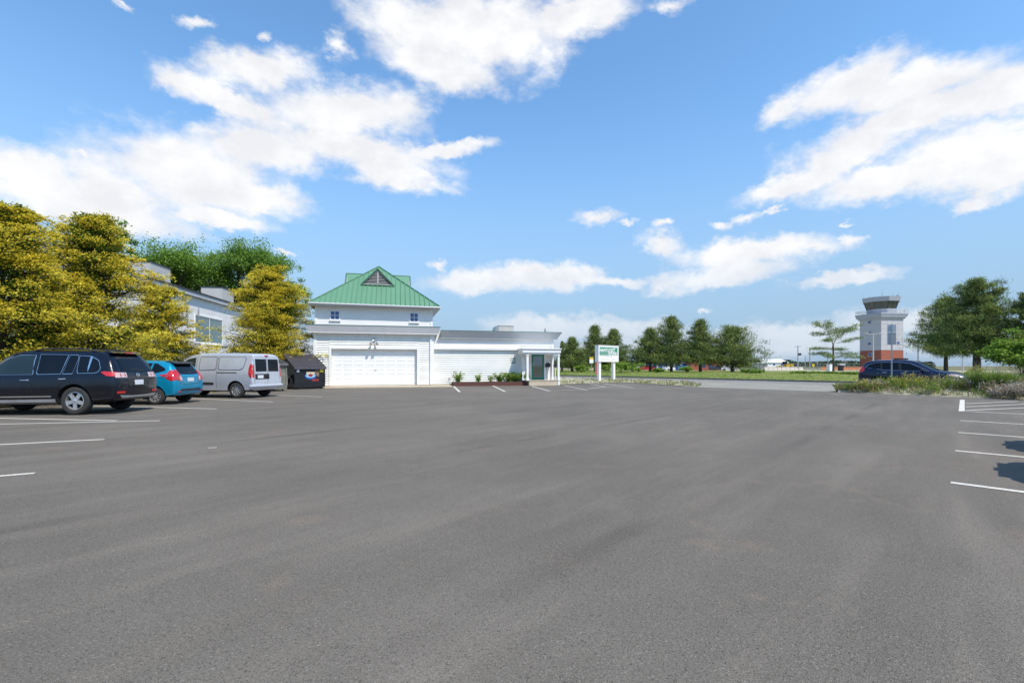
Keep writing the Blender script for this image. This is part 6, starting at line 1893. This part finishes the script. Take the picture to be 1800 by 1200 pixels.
def twin_right(x0, x1, z0, z1, g='sky_glass'):
    f = MB(); f.box(x0, x1, -.09, -.002, z0, z0 + .1); f.box(x0, x1, -.09, -.002, z1 - .1, z1); f.box(x0, x0 + .1, -.09, -.002, z0 + .1, z1 - .1); f.box(x1 - .1, x1, -.09, -.002, z0 + .1, z1 - .1)
    fo = f.build('window', M['tower_grey'], tw); p = MB(); p.box(x0 + .1, x1 - .1, -.04, -.005, z0 + .1, z1 - .1); p.build('pane', M[g], fo)
for yy in (564, 583.5, 603): twin_left(3.6, 4.8, th(yy + 2.6), th(yy - 2.6))
twin_left(3.3, 4.7, th(626), th(619))
twin_right(5.6, 6.6, th(605), th(599.6))
m = MB()
for (z0, z1, o0, o1) in ((zcor + .001, th(557), .2, .5), (th(557) + .001, th(552), .65, .85), (th(552) + .001, th(549.5), .95, .95)):
    a, b = -o0, S_ + o0; c_, d_ = -o1, S_ + o1
    vs = [(a, a, z0), (b, a, z0), (b, b, z0), (a, b, z0), (c_, c_, z1), (d_, c_, z1), (d_, d_, z1), (c_, d_, z1)]
    m.add(vs, [(0, 3, 2, 1), (4, 5, 6, 7), (0, 1, 5, 4), (1, 2, 6, 5), (2, 3, 7, 6), (3, 0, 4, 7)])
m.build('balcony', M['tower_trim'], tw)
m = MB(); zr = th(549.5)
for q in (.45, .8, 1.15):
    P = [(-0.87, -0.87, zr + q), (S_ + 0.87, -0.87, zr + q), (S_ + 0.87, S_ + 0.87, zr + q), (-0.87, S_ + 0.87, zr + q), (-0.87, -0.87, zr + q)]
    for a, b in zip(P[:-1], P[1:]): m.tube([a, b], .04, 4)
for k in range(8):
    for P in ((-0.87 + (S_ + 1.74) * k / 7, -0.87), (-0.87, -0.87 + (S_ + 1.74) * k / 7), (S_ + 0.87, -0.87 + (S_ + 1.74) * k / 7)):
        m.tube([(P[0], P[1], zr), (P[0], P[1], zr + 1.17)], .035, 4)
m.build('railing', M['tower_trim'], tw)
cx_ = S_ / 2
def ring(r, z, n=8): return [(cx_ + r * math.cos((k + .5) * 2 * math.pi / n), cx_ + r * math.sin((k + .5) * 2 * math.pi / n), z) for k in range(n)]
def frust(name, r0, z0, r1, z1, mat, par):
    m = MB(); a, b = ring(r0, z0), ring(r1, z1); m.add(a + b, [(k, (k + 1) % 8, 8 + (k + 1) % 8, 8 + k) for k in range(8)] + [tuple(range(8))[::-1], tuple(range(8, 16))]); return m.build(name, mat, par)
k_ = 1.03
frust('cab_base', 4.1, zr, 4.15, th(541.5), M['tower_trim'], tw)
cab = frust('cab_glass', 4.1, th(541.5) + .001, 4.85, th(528.5), glassmat('cab_glass_tint', (.07, .08, .075), .05, 1.6, .6), tw)
m = MB(); a, b = ring(4.13, th(541.5) + .02), ring(4.88, th(528.5))
for k in range(8):
    MB().tube([a[k], b[k]], .09, 4).build('mullion', M['dark_metal'], cab)
    mid0 = (Vector(a[k]) + Vector(a[(k + 1) % 8])) / 2; mid1 = (Vector(b[k]) + Vector(b[(k + 1) % 8])) / 2; MB().tube([mid0, mid1], .05, 4).build('mullion', M['dark_metal'], cab)
frust('cab_roof', 5.15, th(528.5) + .001, 5.45, th(520.5), M['tower_trim'], tw)
m = MB()
rgp = random.Random(3)
for k in range(9):
    a = rgp.random() * 6.28; r_ = 4.6; zz = th(520.5); m.tube([(cx_ + r_ * math.cos(a), cx_ + r_ * math.sin(a), zz - .05), (cx_ + r_ * math.cos(a), cx_ + r_ * math.sin(a), zz + .8 + 1.8 * rgp.random())], .035, 4)
m.cbox((cx_ + 3.4, cx_ - 2.6, th(519.0)), (.5, .5, .9)); m.build('antenna', M['metal_grey'], tw)

# lamp posts and utility poles
def pole(px, ptop, z, r_, label, kind, mat='metal_grey', group='poles around the airfield'):
    x, y = at_px(px, z); H_ = top_h(ptop, z)
    t = thing({'lamp': 'street_lamp', 'double': 'street_lamp', 'plain': 'utility_pole', 'box': 'utility_pole'}[kind], label, {'lamp': 'street lamp', 'double': 'street lamp'}.get(kind, 'pole'), (x, y, 0), 0, group)
    m = MB(); m.tube([(0, 0, -.1), (0, 0, H_)], [r_ * 1.2, r_ * .8], 8); m.build('pole', M[mat], t)
    if kind == 'double':
        m = MB(); m.box(-1.6, 1.6, -.06, .06, H_ - .12, H_ - .02); m.build('arm', M[mat], t)
        for sg_ in (-1, 1):
            m = MB(); m.prism([(sg_ * 1.1, -.3, H_ - .02), (sg_ * 2.0, -.3, H_ + .1), (sg_ * 2.0, .3, H_ + .1), (sg_ * 1.1, .3, H_ - .02)], (0, 0, .14)); m.build('lamp_head', M['hvac'], t)
    elif kind == 'lamp':
        m = MB(); m.box(-.15, 1.0, -.2, .2, H_ - .15, H_ + .05); m.build('lamp_head', M['dark_metal'], t)
    elif kind == 'box':
        m = MB(); m.box(-1.1, 1.1, -.06, .06, H_ - .35, H_ - .2); m.build('crossarm', M[mat], t)
        m = MB(); m.box(.1, .95, -.3, .3, H_ * .60, H_ * .60 + .75); m.build('control_box', M['dark_metal'], t)
    return t
pole(1402.5, 607.5, 150, .16, 'utility pole with a crossarm and grey box right of the white hall', 'box')
pole(1423.5, 611, 160, .18, 'tall grey pole behind the tip of the thin pine', 'plain')
pole(1415.5, 625, 200, .14, 'short thin pole between the two taller utility poles', 'plain')
pole(1436.5, 634, 170, .14, 'pale short mast left of the thin pine trunk', 'plain', 'hvac')
pole(1455.0, 627, 180, .15, 'pole just left of the thin pine trunk', 'plain')
pole(1485.5, 629, 190, .14, 'small lamp with a head right of the thin pine', 'lamp')
pole(1535.0, 586.5, 110, .13, 'white double headed lamp in front of the control tower', 'double', 'hvac')
pole(1614.0, 597, 105, .15, 'grey lamp post right of the control tower', 'lamp')
pole(1692.5, 611, 120, .14, 'pale lamp post between the two right pines', 'lamp', 'hvac')
pole(1724.5, 630, 150, .13, 'short lamp post right of the thick pine trunk', 'lamp')
pole(1366.0, 626, 230, .12, 'thin mast on the left above the white hall roof', 'plain', 'hvac')
pole(1371.5, 625, 230, .12, 'thin mast on the right above the white hall roof', 'plain', 'hvac')
pole(1120.0, 632, 120, .12, 'pale lamp post behind the bushes left of the pine row', 'lamp', 'hvac')

def box_thing(name, label, cat, px, z, w_, d_, h_, rz=0.0): return thing(name, label, cat, (*at_px(px, z), 0.03), rz)
# white hall
zz = 215
t = thing('white_hall', 'long low white hall with a pitched white roof on the airfield', 'building', (*at_px(1340, zz), 0.02), .06)
wl_ = 47 / FPX * zz
ze_ = top_h(637.5, zz); zp_ = top_h(631.0, zz)
m = MB(); m.box(0, wl_, 0, 9, 0, ze_); m.build('wall', M['white'], t)
m = MB(); m.prism([(-.3, -.4, ze_ + .002), (wl_ + .3, -.4, ze_ + .002), (wl_ * .96, 4.5, zp_), (wl_ * .04, 4.5, zp_)], (0, 0, .12)); m.prism([(-.3, 9.4, ze_ + .002), (wl_ + .3, 9.4, ze_ + .002), (wl_ * .96, 4.52, zp_), (wl_ * .04, 4.52, zp_)], (0, 0, .12)); m.build('roof', M['white'], t)
for q in (.42, .72, .80):
    m = MB(); m.box(wl_ * q, wl_ * q + .9, -.03, -.003, 1.5, 2.5); m.build('window', M['sky_glass'], t)
t = thing('grey_shed', 'low grey shed at the left end of the white hall', 'shed', (*at_px(1331, 190), 0.02), .05)
m = MB(); m.box(0, 4.3, 0, 5, 0, 2.2); m.build('wall', M['metal_grey'], t); m = MB(); m.prism([(-.2, -.2, 2.202), (4.5, -.2, 2.202), (4.5, 5.2, 2.6), (-.2, 5.2, 2.6)], (0, 0, .08)); m.build('roof', M['hvac'], t)
# brick building behind the pine row
t = thing('brick_building', 'low red brick building half hidden behind the pine row', 'building', (*at_px(1214, 130), 0.02), -.08)
m = MB(); m.box(0, 9.5, 0, 8, 0, 2.9); m.build('wall', M['brick'], t); m = MB(); m.box(-.2, 9.7, -.2, 8.2, 2.902, 3.1); m.build('roof', M['hvac'], t)
for q in (3.2, 4.8): 
    m = MB(); m.box(q, q + .8, -.03, -.003, .9, 1.9); m.build('window', M['sky_glass'], t)
# glazed terminal wing further left
t = thing('terminal_building', 'long low grey glazed terminal behind the pine trunks', 'building', (*at_px(1122, 135), 0.02), -.05)
m = MB(); m.box(0, 14.5, 0, 8, 0, 2.5); m.build('wall', M['hvac'], t); m = MB(); m.box(-.3, 14.8, -.3, 8.3, 2.502, 2.75); m.build('roof', M['metal_grey'], t)
for k in range(8):
    m = MB(); m.box(.6 + k * 1.7, 1.8 + k * 1.7, -.03, -.003, .7, 2.0); m.build('window', M['sky_glass'], t)
# skips and small parked vehicles between the trunks
M['skip_blue'] = plain('skip_blue', (.03, .16, .45), .5, .1, 2)
t = thing('blue_skip', 'blue waste skip behind the second pine trunk of the row', 'skip', (*at_px(1193, 112), .03), .1)
m = MB(); m.prism([(0, 0, .15), (2.4, 0, .15), (2.7, 0, 1.3), (-.2, 0, 1.3)], (0, 1.6, 0)); m.build('container', M['skip_blue'], t); m = MB(); m.box(-.25, 2.75, -.05, 1.65, 1.302, 1.38); m.build('lid', M['skip_blue'], t)
for lab, px, z, col, nm in (('small red car parked left of the pine row', 1126, 116, (.40, .02, .03), 'far_red'), ('small white car parked beyond the second pine of the row', 1170, 120, (.7, .7, .7), 'far_white'), ('dark car parked right of the brick building', 1252, 122, (.03, .035, .05), 'far_dark'), ('silver car parked behind the broad pine', 1268, 122, (.45, .46, .48), 'far_silver')):
    t = thing('parked_car', lab, 'car', (*at_px(px, z), .03), rg.random() * .3, 'small cars parked on the airfield')
    m = MB(); prof = [(0, .3), (0, .75), (.25, .95), (.7, 1.0), (1.2, 1.42), (2.6, 1.42), (3.3, 1.0), (4.1, .85), (4.25, .6), (4.2, .3)]
    m.prism([(p[0], 0, p[1]) for p in prof], (0, 1.7, 0)); m.build('body', mpaint(nm, col, .3), t)
    m = MB(); m.prism([(1.0, -.01, 1.02), (1.32, -.01, 1.34), (2.5, -.01, 1.34), (3.0, -.01, 1.02)], (0, .008, 0)); m.build('side_window', M['carglass'], t)
    for x in (.8, 3.3):
        m = MB(); m.lathe([(0, -.02), (.31, -.02), (.31, .2), (0, .2)], 14, Matrix.Translation((x, .16, .31)) @ Matrix.Rotation(R(90), 4, 'X')); m.build('wheel', M['rubber'], t)
# wheel loader in yellow
t = thing('wheel_loader', 'yellow wheel loader standing before the white hall', 'loader', (*at_px(1370, 165), .03), 0)
Y_ = mpaint('loader_yellow', (.55, .36, .03))
m = MB(); m.prism([(2.4, 0, .8), (5.0, 0, .8), (5.0, 0, 1.9), (2.6, 0, 2.0)], (0, 1.8, 0)); m.box(.9, 2.4, .3, 1.5, .7, 1.3); m.build('body', Y_, t)
m = MB(); m.box(1.9, 3.0, .3, 1.5, 2.01, 2.9); m.build('cab', M['carglass'], t)
m = MB(); m.tube([(1.4, .9, 1.3), (.4, .9, 1.5), (-.3, .9, .7)], .15, 6); m.prism([(-1.1, 0, .2), (-.2, 0, .2), (-.2, 0, 1.3), (-.6, 0, .6)], (0, 1.8, 0)); m.build('bucket_arm', Y_, t)
for x in (1.2, 4.0):
    for yy in (-.1, 1.6):
        m = MB(); m.lathe([(0, 0), (.65, 0), (.65, .4), (0, .4)], 16, Matrix.Translation((x, yy + .2, .65)) @ Matrix.Rotation(R(90), 4, 'X')); m.build('wheel', M['rubber'], t)
# barriers, fence, orange netting, portable toilet, posts
M['barrier'] = plain('pale_barrier', (.62, .55, .48), .8, .1, 2)
for i in range(9):
    o_ = MB(); x, y = at_px(1347 + i * 7.6, 150)
    o_.prism([(-.62, -.25, 0), (-.62, .25, 0), (-.62, .10, .45), (-.62, .08, 1.0), (-.62, -.08, 1.0), (-.62, -.10, .45)], (1.24, 0, 0))
    ob = o_.build('road_barrier', M['barrier']); ob.location = (x, y, .03)
    tag(ob, 'pale concrete barrier in the row before the white hall and trees', 'barrier', 'pale barriers in a row')
M['net'] = plain('orange_netting', (.55, .20, .08), .8, .2, 3)
t = thing('orange_fence', 'orange safety netting on posts left of the blue car', 'fence', (*at_px(1444, 130), .02), .02)
m = MB(); m.box(0, 16, -.02, .02, .15, 1.0); m.build('netting', M['net'], t)
m = MB(); [m.box(k * 2, k * 2 + .08, -.06, -.021, 0, 1.15) for k in range(9)]; m.build('post', M['metal_grey'], t)
t = thing('chain_fence', 'thin grey chain link fence along the far side of the airfield', 'fence', (*at_px(1395, 210), .02), .0)
m = MB(); [m.tube([(k * 3.0, 0, 0), (k * 3.0, 0, 2.2)], .05, 5) for k in range(32)]; m.build('post', M['metal_grey'], t)
m = MB(); [m.tube([(0, 0, z), (93, 0, z)], .03, 4) for z in (.3, 1.2, 2.15)]; m.build('wire', M['metal_grey'], t)
t = thing('portable_cabin', 'small white cabin left of the thin pine trunk', 'cabin', (*at_px(1458.5, 110), .02), .1)
m = MB(); m.box(0, .9, 0, 1.0, 0, 1.7); m.build('wall', M['white'], t); m = MB(); m.box(-.05, .95, -.05, 1.05, 1.702, 1.8); m.build('roof', M['hvac'], t)
t = thing('dark_cabinet', 'dark equipment cabinet right of the thin pine trunk', 'cabinet', (*at_px(1477, 115), .02), .1)
m = MB(); m.box(0, .9, 0, .8, .1, 1.5); m.build('case', M['black'], t); m = MB(); m.box(-.05, 1.3, -.05, .85, 1.502, 1.9); m.build('hood', M['hvac'], t)
t = thing('warning_sign', 'small yellow diamond warning sign on a post left of the thin pine', 'sign', (*at_px(1429.5, 118), .02), 0)
m = MB(); m.tube([(0, 0, -.1), (0, 0, 1.3)], .04, 6); m.build('post', M['metal_grey'], t)
m = MB(); m.prism([(-.45, -.06, 1.45), (0, -.06, 1.0), (.45, -.06, 1.45), (0, -.06, 1.9)], (0, .04, 0)); m.build('board', mpaint('sign_yellow', (.62, .46, .02)), t)
